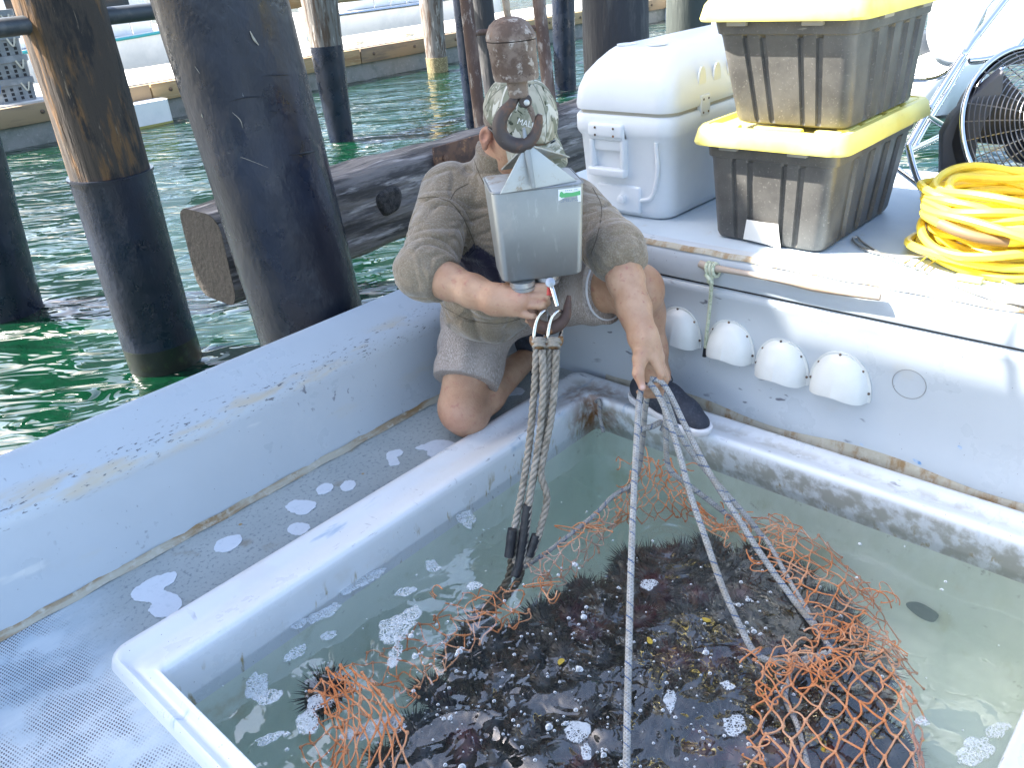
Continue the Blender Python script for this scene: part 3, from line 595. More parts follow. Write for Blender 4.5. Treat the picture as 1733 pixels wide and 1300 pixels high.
# stacked totes
n = NT('tote_plastic')
c = n.mix(n.ramp(n.noise(11), .3, .7), (.070, .067, .062), (.120, .115, .105))
c = n.mix(n.ramp(n.noise(160, detail=4), .58, .74), c, (.185, .178, .162)); c = n.mix(n.ramp(n.noise(30, n.map((1, .2, 1.4), rot=(.5, 0, 0)), 3), .70, .74), c, (.24, .23, .2))
c = n.mix(n.ramp(n.vor(38, n.map(loc=(2, 2, 2))), .05, .03), c, (.22, .21, .19))
n.put(n.p.inputs['Base Color'], c); n.p.inputs['Roughness'].default_value = .42; n.bump(n.noise(300, detail=1), .08, .001); m_tote = n.m
m_yel = mat('tote_lid_yellow', (.86, .74, .20), .4, layers=((5, (.80, .64, .13), .45, .7), (50, (.55, .42, .1), .68, .75)))
m_tab = mat('tote_latch', (.30, .29, .26), .5)
def ribloop(x0, x1, y0, y1, z, r, dpt):
    out = []
    def groove(u, pats): return dpt if any(a <= u <= b for a, b in pats) else 0
    fx = ((.17, .26), (.40, .49), (.62, .71), (.82, .90)); fy = ((.14, .17), (.30, .34), (.64, .67), (.80, .84))
    def side(p, q, nrm, pats):
        for u in sorted(set([0, 1]+[k for a, b in pats for k in (a-.012, a, b, b+.012)])):
            g_ = groove(u, pats); out.append((p[0]+(q[0]-p[0])*u-nrm[0]*g_, p[1]+(q[1]-p[1])*u-nrm[1]*g_, z))
    def corner(cx, cy, a0):
        for k in range(1, 5): a = R_(a0+18*k); out.append((cx+r*math.cos(a), cy+r*math.sin(a), z))
    side((x1, y0+r), (x1, y1-r), (1, 0), fy); corner(x1-r, y1-r, 0)
    side((x1-r, y1), (x0+r, y1), (0, 1), fx); corner(x0+r, y1-r, 90)
    side((x0, y1-r), (x0, y0+r), (-1, 0), fy); corner(x0+r, y0+r, 180)
    side((x0+r, y0), (x1-r, y0), (0, -1), fx); corner(x1-r, y0+r, 270)
    return out
def tote(lab, bx0, bx1, by0, by1, tx0, tx1, ty0, ty1, z0, z1, lidh):
    root = thing('storage_tote', lab, 'tote', ((bx0+bx1)/2, (by0+by1)/2, z0), 'black totes with yellow lids stacked beside the cooler')
    def at_(s, g_, r=.03, e=0):
        f = lambda a, b: a+(b-a)*s
        return ribloop(f(bx0, tx0)-e, f(bx1, tx1)+e, f(by0, ty0)-e, f(by1, ty1)+e, z0+(z1-z0)*s, r, g_)
    MB().loft([at_(0, .001, .03, -.012), at_(.02, .002, .03, -.003), at_(.06, .009), at_(.80, .009), at_(.83, 0, .03, .001), at_(.84, 0, .03, .006), at_(.985, 0, .03, .007), at_(1, 0, .03, .004)], cap0=True, cap1=True).build('tub', m_tote, root, 25)
    e = .026; lx0, lx1, ly0, ly1 = tx0-e, tx1+e, ty0-e, ty1+e
    L = [rrect(lx0-a, lx1+a, ly0-a, ly1+a, z1+z, .045) for a, z in ((-.006, -.006), (.010, -.010), (.012, -.004), (.004, lidh*.75), (-.003, lidh), (-.016, lidh+.001), (-.022, lidh-.010), (-.05, lidh-.011))]
    lid = MB().loft(L, cap0=True, cap1=True).build('lid', m_yel, root, 40)
    for (x0, x1, y0, y1) in [(lx0+.030, lx0+.052, ly0+(ly1-ly0)*a, ly0+(ly1-ly0)*b) for a, b in ((.06, .22), (.30, .62), (.72, .93))]+[(lx0+(lx1-lx0)*a, lx0+(lx1-lx0)*b, ly0+.018, ly0+.052) for a, b in ((.12, .24), (.29, .48), (.54, .69), (.75, .92))]:
        MB().box((x0, y0, z1+lidh-.013), (x1, y1, z1+lidh+.003)).build('lid_pad', m_yel, lid, 40, .005)
    for y in (ty0+(ty1-ty0)*.26, ty0+(ty1-ty0)*.80): MB().box((tx0-.020, y-.026, z1-.022), (tx0-.003, y+.026, z1-.004)).build('latch_tab', m_tab, root, 30, .002)
    for x in (tx0+(tx1-tx0)*.30, tx0+(tx1-tx0)*.80): MB().box((x-.03, ty0-.020, z1-.022), (x+.03, ty0-.003, z1-.004)).build('latch_tab', m_tab, root, 30, .002)
    return root
t1 = tote('lower dusty black tote with yellow lid and a torn white paper label', 2.065, 2.53, .855, 1.172, 2.055, 2.60, .838, 1.198, ZD+.001, .804, .038)
tote('upper dusty black tote with yellow lid, resting on another tote', 2.075, 2.51, .825, 1.130, 2.055, 2.565, .825, 1.190, .8475, 1.112, .038)
# paper label on the lower tote
m_paper = mat('torn_paper', (.72, .70, .65), .8, layers=((20, (.55, .45, .32), .62, .75), (60, (.4, .4, .38), .70, .75)))
P = [at(x, y, 0, 2.058) for x, y in ((1264, 371), (1290, 376), (1317, 379), (1319, 400), (1322, 422), (1300, 414), (1284, 410), (1258, 404), (1261, 388))]
MB().prism([tuple(p) for p in P], (-.0015, 0, 0)).build('paper_label', m_paper, t1, 0)

# yellow air hose flaked down beside the fan
m_hose = mat('yellow_hose', (.84, .64, .06), .38, layers=((4, (.76, .54, .05), .5, .7),))
hc = at(1712, 408, 2, ZD+.03); g = np.random.default_rng(11); pts = []
for k in range(26):
    r0 = g.uniform(.15, .215); ox, oy = g.normal(0, .018, 2); z0 = ZD+.012+.0062*k; tx, ty = g.normal(0, .035, 2)
    for a in np.linspace(0, 2*math.pi, 22, endpoint=False):
        x = r0*(1+.10*math.sin(2*a+k))*math.cos(a)+ox; y = 1.02*r0*math.sin(a)+oy
        z = z0+tx*x+ty*y+.010*math.sin(a*3+k*1.7)
        pts.append((hc[0]+x, hc[1]+y, max(ZD+.011, z)))
hose = tag(MB().tube(pts, .0105, 8, smooth=3).build('air_hose', m_hose), 'bright yellow air hose coiled in a heap by the fan', 'hose')
p = at(1640, 385, 2, ZD+.17)
# a brown tape wrap on one turn
q = pts[15*22+9:15*22+13]; MB().tube(q, .0125, 10, smooth=4).build('tape_wrap', mat('brown_tape', (.18, .11, .05), .6), hose)

# drum fan
m_fan = mat('fan_black', (.022, .022, .025), .45, layers=((8, (.05, .048, .045), .5, .7), (60, (.16, .13, .10), .66, .75)))
m_chrome = mat('chrome', (.72, .72, .72), .12, 1.0, layers=((20, (.35, .30, .24), .66, .74),))
m_wire = mat('grille_wire', (.16, .16, .17), .3, .8)
m_panel = mat('fan_panel', (.055, .058, .068), .6, layers=((4, (.05, .05, .058), .45, .7),), bump=(120, .2, .002))
fc = dep(1772, 222, 2.26); nrm = (-Fv*.98+Rv*.10+np.array([0, 0, .10])); nrm /= np.linalg.norm(nrm)
fan = thing('drum_fan', 'round black floor fan with chrome rim and wire grille', 'fan', (fc[0], fc[1], ZD))
qz = Vector(nrm).to_track_quat('Z', 'Y').to_matrix().to_4x4(); FM = Matrix.Translation(fc) @ qz
RF = .243
MB().tube([tuple(FM @ Vector((RF*math.cos(a), RF*math.sin(a), 0))) for a in np.linspace(0, 6.2832, 72, endpoint=False)], .0075, 10, closed=True).build('rim', m_chrome, fan)
MB().lathe([(RF-.004, -.004), (RF-.010, -.03), (RF-.012, -.065), (RF-.022, -.065), (RF-.020, -.03), (RF-.014, -.004)], 64, FM, cap=False).build('drum', m_fan, fan, 50)
wz = lambda r_: .060*(1-(r_/RF)**2)
for k, r_ in enumerate(np.linspace(.045, RF-.014, 17)):
    MB().tube([tuple(FM @ Vector((r_*math.cos(a), r_*math.sin(a), wz(r_)))) for a in np.linspace(0, 6.2832, 60, endpoint=False)], .0017, 5, closed=True).build('grille_ring', m_wire, fan)
for k in range(28):
    a = 2*math.pi*k/28
    MB().tube([tuple(FM @ Vector((r_*math.cos(a), r_*math.sin(a), wz(r_)-.003))) for r_ in np.linspace(.04, RF, 9)], .0017, 5).build('grille_spoke', m_wire, fan)
MB().lathe([(.05, .045), (.05, .058), (.042, .064), (.0, .066)], 24, FM).build('hub_badge', m_fan, fan, 40)
for k in range(3):
    a0 = 2*math.pi*k/3+.4; L = []
    for r_ in np.linspace(.04, RF-.03, 8):
        wd = .55*(1-.25*r_/RF)
        L.append([tuple(FM @ Vector((r_*math.cos(a0+s*wd), r_*math.sin(a0+s*wd), -.05-.05*s+dz))) for s, dz in ((-1, 0), (-.5, .003), (0, .004), (.5, .003), (1, 0), (.5, -.002), (0, -.002), (-.5, -.002))])
    MB().loft(L, cap0=True, cap1=True).build('blade', m_fan, fan, 50)
MB().lathe([(.055, -.10), (.055, -.085), (.03, -.08), (.02, -.04)], 20, FM).build('motor', m_fan, fan, 40)
# side bracket of the fan: tall dark panel standing on the deck
b0_ = at(1618, 366, 2, ZD); dpan = depth_of(b0_)
poly = [(1599, 366), (1594, 300), (1595, 228), (1612, 197), (1645, 165), (1672, 140), (1700, 118), (1697, 160), (1668, 205), (1655, 240), (1648, 300), (1642, 345), (1634, 366)]
P = np.array([dep(x, y, dpan+.0) for x, y in poly]); P[0][2] = P[-1][2] = ZD+.001
# flatten to one vertical plane through the foot
nn = np.array([-.86, -.5, 0]); nn /= np.linalg.norm(nn)
P = np.array([CP+ray(x, y)*(((b0_-CP) @ nn)/(ray(x, y) @ nn)) for x, y in poly]); P[0][2] = P[-1][2] = ZD+.0015
MB().prism([tuple(p) for p in P], -nn*.05).build('side_bracket', m_panel, fan, 40, .006, 3)

# folding chairs with chrome tube legs at the deck edge
m_seat = mat('chair_vinyl', (.50, .53, .54), .4, layers=((4, (.45, .48, .50), .45, .7),))
m_tip = mat('chair_tip', (.72, .72, .70), .5)
ch = thing('folding_chair', 'chrome folding chair with white rounded seat behind the totes', 'chair', tuple(at(1566, 358, 2, ZD)))
def tb_(pts, d, r, name, par, mt=None): return MB().tube([dep(x, y, dd) for (x, y), dd in zip(pts, d)], r, 10, smooth=5).build(name, mt or m_chrome, par)
tb_([(1716, -20), (1660, 52), (1633, 89), (1577, 177), (1537, 247)], (2.62, 2.6, 2.58, 2.56, 2.55), .011, 'leg', ch)
tb_([(1537, 247), (1548, 290), (1562, 316), (1596, 336), (1640, 345)], (2.55, 2.52, 2.50, 2.46, 2.45), .010, 'leg', ch)
tb_([(1633, 89), (1615, 112), (1590, 128), (1565, 133), (1540, 132)], (2.575, 2.6, 2.63, 2.66, 2.7), .011, 'leg', ch)
tb_([(1500, 272), (1530, 294), (1557, 316), (1564, 335), (1566, 350)], (2.62, 2.56, 2.5, 2.46, 2.445), .009, 'leg', ch)
q = at(1566, 358, 2, ZD); MB().lathe([(.013, 0), (.013, .028), (.010, .03)], 14, Matrix.Translation((q[0], q[1], ZD+.001))).build('foot_cap', m_tip, ch, 40)
tb_([(1570, 196), (1607, 218)], (2.6, 2.72), .009, 'brace', ch); tb_([(1537, 256), (1572, 240), (1604, 224)], (2.56, 2.66, 2.74), .009, 'brace', ch)
tb_([(1634, 100), (1600, 160), (1572, 205), (1540, 262)], (2.66, 2.65, 2.64, 2.62), .008, 'leg', ch)
for x, y, d_ in ((1632, 88, 2.565), (1575, 181, 2.545)): MB().lathe([(.008, 0), (.008, .004), (.003, .006)], 10, Matrix.Translation(dep(x, y, d_)) @ Vector(-Fv).to_track_quat('Z', 'Y').to_matrix().to_4x4()).build('pivot_bolt', m_chrome, ch, 30)
def slab(poly, d, th, name, par, tilt=0):
    P = [dep(x, y, d+tilt*(y-50)/100) for x, y in poly]
    return MB().prism([tuple(p) for p in spline(P, 4, True)], tuple(Fv*th)).build(name, m_seat, par, 40, .006, 3)
slab([(1590, -20), (1577, 30), (1575, 60), (1588, 94), (1610, 107), (1630, 98), (1650, 58), (1672, 15), (1692, -20)], 2.68, .03, 'seat', ch)
ch2 = thing('folding_chair', 'second white folding chair cut by the top right corner behind the fan', 'chair', tuple(dep(1660, 160, 2.95)))
slab([(1700, -25), (1672, 30), (1652, 75), (1644, 100), (1662, 104), (1700, 92), (1745, 74), (1790, 55), (1800, -25)], 2.9, .03, 'seat', ch2)
tb_([(1651, 156), (1664, 124), (1676, 98)], (2.9, 2.9, 2.9), .010, 'leg', ch2); tb_([(1690, 124), (1710, 94), (1735, 62), (1770, 20)], (2.82, 2.82, 2.82, 2.82), .010, 'leg', ch2)
tb_([(1640, 102), (1675, 98), (1712, 86)], (2.86, 2.86, 2.86), .009, 'brace', ch2)
tb_([(1630, 172), (1651, 156), (1600, 330)], (2.92, 2.9, 2.86), .008, 'leg', ch2)
# pale skiff lying on the water past the deck edge
bp_ = at(1595, 178, 2, ZW)
sk2 = thing('tender', 'small white tender with grey cap floating past the chair legs', 'tender', tuple(bp_))
MB().loft([[(bp_[0]+a*math.cos(t_)*1.0, bp_[1]+a*.42*math.sin(t_), ZW+z) for t_ in np.linspace(0, 6.283, 32, endpoint=False)] for a, z in ((.6, -.05), (.80, .02), (.86, .25), (.84, .45), (.78, .50), (.6, .56), (.3, .62))], cap0=True, cap1=True).build('hull', m_hull, sk2, 50)
MB().lathe([(.16, 0), (.17, .12), (.12, .2), (.02, .22)], 16, Matrix.Translation((bp_[0]-.2, bp_[1]+.25, ZW+.58))).build('fuel_cap', m_pipe, sk2, 40)

# bent wire tongs lying on the sunny deck
m_galv = mat('galvanised', (.50, .50, .48), .35, .9)
zt = ZD+.006
def dl(x, y, dz=0): return at(x, y, 2, zt+dz)
tg = thing('wire_tongs', 'bent galvanised wire tongs lying on the sunny deck', 'tongs', tuple(dl(1560, 440)))
MB().tube([dl(1735, 490), (dl(1600, 440)), dl(1510, 432), dl(1470, 424), dl(1448, 412), dl(1444, 403), dl(1452, 402), dl(1462, 412), dl(1500, 434), dl(1560, 456), dl(1650, 495), dl(1740, 518)], .0035, 8, smooth=5).build('wire', m_galv, tg)
for a, b_ in (((1540, 440), (1528, 446)), ((1565, 436), (1545, 452)), ((1585, 438), (1562, 458))): MB().tube([dl(*a, .004), dl(*b_, .004)], .0025, 6).build('cross_wire', m_galv, tg)
q = dl(1640, 470, .004); MB().box((q[0]-.012, q[1]-.03, ZD+.002), (q[0]+.012, q[1]+.03, ZD+.014), None).build('yellow_tag', m_yel, tg, 30, .003)

# wooden stick along the fascia with a short rope tied round its end
m_stick = mat('driftwood', (.42, .34, .27), .75, layers=((10, (.30, .21, .14), .48, .65, (1, .2, 1)), (20, (.55, .50, .45), .52, .66, (1, .15, 1))), bump=(40, .4, .004, (1, .1, 1)))
sx = 1.928
def sp_(x, y, xx=sx): return at(x, y, 0, xx)
st_ = thing('wooden_stick', 'weathered wooden stick lying along the top of the bulkhead', 'stick', tuple(sp_(1330, 470)))
MB().tube([sp_(1184, 446), sp_(1200, 452), sp_(1230, 457), sp_(1280, 466), sp_(1330, 474), sp_(1380, 486), sp_(1440, 497), sp_(1490, 503)], [.010, .012, .0085, .008, .012, .012, .008, .009], 10, smooth=5).build('shaft', m_stick, st_)
m_cord = None
# ------------------------------------------------------------------ hoist gear hanging over the hold
AX = np.array([1.335, 1.225])                                        # plumb line of the hoist wire
nh = np.array([-Fv[0], -Fv[1], 0]); nh /= np.linalg.norm(nh)
def vp(x, y, off=0.):                                                 # point of the upright plane through the plumb line
    d = ray(x, y); c = np.array([AX[0], AX[1], 0])+nh*off
    return CP+d*(((c-CP) @ nh)/(d @ nh))
side = np.cross([0, 0, 1], nh)                                        # to the picture's right
def HM(z, tilt=0, x=0): return Matrix.Translation((AX[0]+side[0]*x, AX[1]+side[1]*x, z))
m_castrust = mat('cast_rust', (.19, .142, .112), .85, layers=((16, (.10, .066, .048), .46, .60), (45, (.38, .335, .29), .54, .64), (110, (.07, .045, .035), .58, .66), (9, (.24, .125, .06), .60, .72)), bump=(60, .7, .004))
m_hook = mat('hook_iron', (.075, .062, .058), .55, .5, layers=((25, (.14, .08, .055), .5, .65), (70, (.2, .17, .15), .66, .74)), bump=(70, .4, .002))
m_cable = mat('hoist_wire', (.30, .24, .18), .7, .2, layers=((40, (.16, .11, .08), .45, .6),))
m_alu = mat('brushed_alu', (.30, .315, .31), .48, .7, layers=((3, (.25, .262, .26), .4, .7), (40, (.37, .38, .375), .55, .72, (1, 1, .3)), (9, (.32, .32, .31), .58, .72)), bump=(160, .06, .001))
m_aludirt = mat('alu_rust_dirt', (.42, .44, .43), .5, .5, layers=((16, (.26, .20, .13), .54, .66), (8, (.34, .30, .23), .54, .70), (70, (.16, .115, .08), .66, .74)), bump=(60, .3, .002))
ztb = float(vp(866, 30)[2])
hb = thing('hoist_hook', 'rusty dome topped crane ball with heavy iron hook on a wire', 'crane hook', (AX[0], AX[1], ztb))
xs = [float((vp(x, y)-np.array([*AX, 0])) @ side) for x, y in ((851, 0), (864, 60), (872, 150))]
tx = (xs[2]-xs[0])/(vp(872, 150)[2]-vp(851, 0)[2])
def axp(z): return np.array([AX[0], AX[1], z])+side*(xs[1]+tx*(z-vp(864, 60)[2]))
MB().tube([axp(z) for z in np.linspace(3.4, ztb-.01, 12)], .0072, 10).build('wire', m_cable, hb)
zz = {k: float(vp(866, y)[2]) for k, y in (('top', 27), ('eave', 66), ('low', 134), ('n0', 132), ('n1', 165))}
rpx = lambda px_, z: px_*depth_of(axp(z))/FPX
zt_, ze, zl, zn = zz['top'], zz['eave'], zz['low'], zz['n1']
def lat(prof, name, mt, par, n=40):
    an = np.linspace(0, 6.2832, n, endpoint=False); L = []
    for r_, z in prof:
        c = axp(z); L.append([(c[0]+r_*math.cos(a), c[1]+r_*math.sin(a), z) for a in an])
    return MB().loft(L, cap0=True, cap1=True).build(name, mt, par, 40)
R0 = rpx(42.5, ze)
lat([(R0*.28, zt_), (R0*.55, zt_-.004), (R0*.80, zt_-.014), (R0*.94, zt_-.028), (R0, ze+.008), (R0*1.0, ze)], 'dome', m_castrust, hb)
lat([(R0*.985, ze-.002), (R0*.985, ze-.012), (R0*.96, ze-.016), (R0*.93, zl+.006), (R0*.91, zl)], 'drum', m_castrust, hb)
lat([(rpx(18, zl), zl), (rpx(17, zn), zn+.004), (rpx(14, zn), zn)], 'swivel', m_castrust, hb, 28)
hk = [(872, 163), (866, 175), (853, 190), (846, 207), (847, 225), (857, 239), (873, 246), (891, 243), (904, 230), (910, 214), (912, 200), (914, 193)]
HP = [vp(x, y) for x, y in hk]; kk = depth_of(HP[3])/FPX
MB().tube(HP, [8*kk, 9*kk, 11*kk, 12.5*kk, 13*kk, 13.5*kk, 13.5*kk, 12*kk, 10*kk, 8.5*kk, 7*kk, 4.5*kk], 16, smooth=6).build('hook', m_hook, hb)
MB().lathe([(9*kk, -7*kk), (11*kk, -5*kk), (11*kk, 5*kk), (9*kk, 7*kk)], 20, Matrix.Translation(vp(889, 170)) @ Vector(nh).to_track_quat('Z', 'Y').to_matrix().to_4x4()).build('latch_boss', m_hook, hb, 40)
MB().lathe([(5*kk, 7*kk), (5*kk, 9*kk), (3*kk, 10*kk)], 12, Matrix.Translation(vp(891, 172)) @ Vector(nh).to_track_quat('Z', 'Y').to_matrix().to_4x4()).build('latch_bolt', m_galv, hb, 30)
MB().tube([vp(891, 172), vp(897, 183), vp(902, 196), vp(904, 206)], [5*kk, 5*kk, 4.5*kk, 3*kk], 8, smooth=4).build('safety_latch', m_castrust, hb)
# tapered aluminium box
zt2 = float(vp(900, 318)[2]); zb2 = float(vp(915, 478)[2])
A, B = at(831, 326, 2, zt2), at(989, 308, 2, zt2); Cq = at(968, 262, 2, zt2)
ex = (B-A)/np.linalg.norm(B-A); W = np.linalg.norm(B-A); ey = np.array([-ex[1], ex[0], 0])
if (Cq-B) @ ey < 0: ey = -ey
D = .16
A2, B2 = at(851, 481, 2, zb2), at(986, 463, 2, zb2)
bx = thing('load_box', 'tapered aluminium box hung from the crane hook in front of the man', 'hoist box', (AX[0], AX[1], zb2))
def boxloop(P, Q, dp, z, ins, r, n=5):
    w_ = np.linalg.norm(Q-P); return [tuple(np.array([P[0], P[1], z])+ex*a+ey*b_) for a, b_, _ in rrect(ins, w_-ins, ins, dp-ins, 0, r, n)]
fi = .012
P_b = A2; Q_b = B2; dpb = .125
MB().loft([boxloop(P_b, Q_b, dpb, zb2, .006, .014), boxloop(P_b, Q_b, dpb, zb2+.006, 0, .016), boxloop(A, B, D, zt2-.006, 0, .016), boxloop(A, B, D, zt2-.001, .003, .014)], cap0=True).build('shell', m_alu, bx, 40)
top = MB().loft([boxloop(A, B, D, zt2-.001, .003, .014), boxloop(A, B, D, zt2, .006, .012)], cap1=True).build('top_plate', m_aludirt, bx, 40)
rimw = MB().tube(spline(np.array(boxloop(A, B, D, zt2-.003, .0, .016)), 1, True)[::1], .0022, 6, closed=True).build('edge_bead', m_alu, bx)
ap = vp(893, 250); apz = ap[2]
def tri(p, q, apex, name, t_=.006):
    n_ = np.cross(np.array(q)-p, np.array(apex)-p); n_ /= np.linalg.norm(n_); ah = np.array(q)-p; ah /= np.linalg.norm(ah)
    P = [p, q, apex+ah*.012, apex-ah*.010]
    return MB().prism([tuple(np.array(x)-n_*t_/2) for x in P], tuple(n_*t_)).build(name, m_aludirt, bx, 30, .001)
def onp(x, y): return at(x, y, 2, zt2+.0005)
apx = np.array([*(onp(906, 306)[:2]), 0])
l_, r__, bl_, bk, fr = onp(846, 328), onp(977, 306), onp(848, 287), onp(964, 265), onp(905, 318)
tri(l_, r__, ap, 'gusset', .004); tri(bl_, bk, ap-nh*.012, 'gusset', .004)
# upright eye plate the hook passes through
EP = [vp(884, 218, .002), vp(889, 216, .002), vp(899, 262, .012), vp(907, 318, .03), vp(900, 320, .03), vp(888, 262, .012)]
MB().prism([tuple(p) for p in EP], tuple(-nh*.012)).build('eye_plate', m_alu, bx, 30, .002)
fn = np.cross(ex, [0, 0, 1]);  fn = fn if fn @ nh > 0 else -fn
# front face point: bilinear on the tapered front
def front(u, v, o=.0008):
    p = (A*(1-v)+A2*v); q = (B*(1-v)+B2*v); return p+(q-p)*u+fn*o
m_stick1 = mat('sticker_white', (.75, .77, .78), .35); m_stick2 = mat('sticker_green', (.10, .42, .16), .4); m_ink = mat('ink', (.10, .14, .25), .5)
def quad(name, u0, v0, u1, v1, o, mt, par): return MB().add([front(u0, v0, o), front(u1, v0, o), front(u1, v1, o), front(u0, v1, o)], [(0, 1, 2, 3)]).build(name, mt, par, 0)
sk_ = quad('sticker', .715, .045, .965, .195, .0009, m_stick1, bx)
MB().add([front(u, v, .0013) for u, v in ((.725, .115), (.735, .075), (.755, .068), (.775, .09), (.80, .085), (.86, .092), (.92, .085), (.955, .08), (.957, .125), (.90, .130), (.82, .132), (.75, .135))], [tuple(range(12))]).build('green_wave', m_stick2, sk_, 0)
for u0, u1, v in ((.77, .94, .062), (.74, .93, .150), (.74, .90, .162), (.74, .95, .174)):
    for k in range(int((u1-u0)/.02)):
        if (k*7+int(v*900)) % 5: quad('print_line', u0+k*.02, v, u0+k*.02+.013, v+.005, .0014, m_ink, sk_)
# collars under the box, trip lever and lower hook
m_collar = mat('collar_zinc', (.40, .41, .41), .35, .85, layers=((30, (.28, .27, .25), .5, .65),))
def under(x, y, z): return at(x, y, 2, z)
for x, y, r_, h_ in ((884, 484, .030, .022), (925, 474, .030, .020)):
    c = under(x, y-5, zb2-.008)+np.array([0, 0, .008])
    MB().lathe([(r_, 0), (r_, -h_*.5), (r_*.92, -h_*.52), (r_*.92, -h_*.6), (r_, -h_*.62), (r_*.98, -h_), (r_*.5, -h_)], 28, Matrix.Translation(c)).build('collar', m_collar, bx, 30)
dL = depth_of(vp(925, 480))-.02
MB().tube([dep(931, 478, dL), dep(936, 492, dL-.01), dep(943, 518, dL-.01)], [.006, .0055, .005], 10).build('trip_lever', m_chrome, bx)
MB().lathe([(.011, 0), (.011, .012), (.004, .014)], 16, Matrix.Translation(dep(931, 479, dL-.006)) @ Vector(-Fv).to_track_quat('Z', 'Y').to_matrix().to_4x4()).build('lever_pivot', m_collar, bx, 30)
MB().tube([dep(930, 486, dL+.008), dep(929, 500, dL+.008)], .006, 10).build('red_latch', mat('red_plastic', (.45, .03, .02), .4), bx)
dH = depth_of(vp(930, 540))
LH = [dep(x, y, dH) for x, y in ((903, 485), (902, 510), (899, 532), (908, 549), (926, 556), (945, 550), (957, 536), (961, 516), (963, 500))]
kk = dH/FPX; MB().tube(LH, [10*kk, 10*kk, 10*kk, 11*kk, 12*kk, 11*kk, 9*kk, 6.5*kk, 3.5*kk], 14, smooth=6).build('lower_hook', m_rust, bx)

# ------------------------------------------------------------------ laid rope slings
m_laid = mat('laid_rope', (.27, .24, .195), .85, layers=((60, (.17, .145, .11), .45, .62), (9, (.34, .31, .265), .5, .7)), bump=(300, .4, .001), kind='Object')
m_laidwet = mat('laid_rope_wet', (.10, .085, .06), .5, layers=((60, (.06, .05, .035), .45, .62),))
m_tape = mat('black_tape', (.014, .015, .018), .38, layers=((80, (.12, .12, .12), .70, .76),), bump=(70, .6, .003))
m_thimble = mat('rusty_thimble', (.26, .15, .07), .6, .4, layers=((30, (.12, .07, .04), .5, .65),))
def laid(mb, pts, r, pitch=None, smooth=8, phase=0):
    P = spline(pts, smooth); L = np.r_[0, np.cumsum(np.linalg.norm(np.diff(P, axis=0), axis=1))]
    N_ = max(8, int(L[-1]/(r*.55))); s_ = np.linspace(0, L[-1], N_); P = np.array([np.interp(s_, L, P[:, k]) for k in range(3)]).T
    T = np.gradient(P, axis=0); T /= np.linalg.norm(T, axis=1)[:, None]; a = nh; pitch = pitch or r*6.2
    for k in range(3):
        Q = []
        for p, t_, s in zip(P, T, s_):
            N0 = np.cross(t_, [a[0], a[1], .2]); N0 /= np.linalg.norm(N0); B0 = np.cross(t_, N0)
            w_ = 2*math.pi*s/pitch+2.0944*k+phase; Q.append(p+r*.52*(N0*math.cos(w_)+B0*math.sin(w_)))
        mb.tube(Q, r*.56, 7)
    return mb
dS0 = dH-.012; wpt = at(875, 968, 2, WZ); dS1 = depth_of(wpt)-.02
def sl(pts, o=0, d0=None): return [p+nh*o for p in path(pts, d0 or dS0, dS1)]
slings = {}
spec = (('first', 'twisted rope sling hanging from the left steel eye', [((908, 590), (906, 640), (901, 700), (895, 760), (884, 830), (872, 890), (864, 945)), ((917, 590), (919, 650), (915, 710), (909, 760), (899, 820), (892, 880), (884, 950))], (905, 921)),
        ('second', 'twisted rope sling hanging from the right steel eye', [((930, 592), (927, 650), (921, 710), (913, 770), (906, 800), (894, 850), (882, 905), (872, 955)), ((941, 590), (938, 650), (931, 710), (920, 765), (915, 800), (925, 838), (917, 880), (905, 920), (892, 946))], (926, 947)))
for key, lab, legs, (ex0, ex1) in spec:
    e0 = path(legs[0], dS0, dS1)[0]
    root = thing('rope_sling', lab, 'sling', tuple(e0), 'twisted rope slings on the lower hook')
    for k, lg in enumerate(legs): laid(MB(), sl(lg, .010 if k else -.004), .0088, phase=k).build('rope_leg', m_laid, root, 60)
    cx = (ex0+ex1)/2
    # steel eye passing over the lower hook, with bound thimble below it
    ring = [dep(x, y, dd) for x, y, dd in ((cx-9, 582, dS0-.004), (cx-9, 566, dS0-.012), (cx-5, 544, dH-.022), (cx+3, 530, dH-.024), (cx+11, 526, dH-.012), (cx+16, 533, dH+.012), (cx+15, 552, dH+.02), (cx+11, 572, dS0+.01), (cx+7, 584, dS0))]
    MB().tube(ring, .0042, 10, smooth=6, closed=False).build('steel_eye', m_steelrail, root)
    th = dep(cx, 572, dS0)
    MB().tube([dep(cx+12*math.cos(a), 573+12*math.sin(a), dS0+.004*math.sin(a*2)) for a in np.linspace(-.2, 3.34, 14)], [.007, .009, .010, .009, .007], 12, smooth=2).build('thimble', m_thimble, root)
    mb = MB()
    for j in range(4): mb.tube([dep(cx+(10+2.2*math.sin(j*2.1))*math.cos(a), 576+j*3.6+3.2*math.sin(a*1.0), dS0-.004+.014*math.sin(a)) for a in np.linspace(0, 6.283, 14, endpoint=False)], .0042, 7, closed=True)
    mb.build('whipping', m_laid, root)
    tp_ = {'first': ([(867, 893), (864, 915), (861, 940)], [(893, 852), (888, 890), (883, 925), (878, 955), (872, 972)]), 'second': ([(907, 903), (902, 920), (895, 938)],)}[key]
    for pts_ in tp_:
        q = path(pts_, dS0+(dS1-dS0)*(pts_[0][1]-590)/378, dS0+(dS1-dS0)*(pts_[-1][1]-590)/378)
        MB().tube([p+nh*(.006) for p in q], [.0115, .0125, .0115, .012], 12, smooth=5).build('tape', m_tape, root)
    wl = at(866 if key == 'first' else 884, 945, 2, WZ)
    laid(MB(), [wl+np.array([0, 0, .03]), wl, wl+np.array([-.015, .005, -.06]), wl+np.array([-.05, .02, -.10]), wl+np.array([-.12, .03, -.12])], .010).build('sunk_tail', m_laidwet, root, 60)

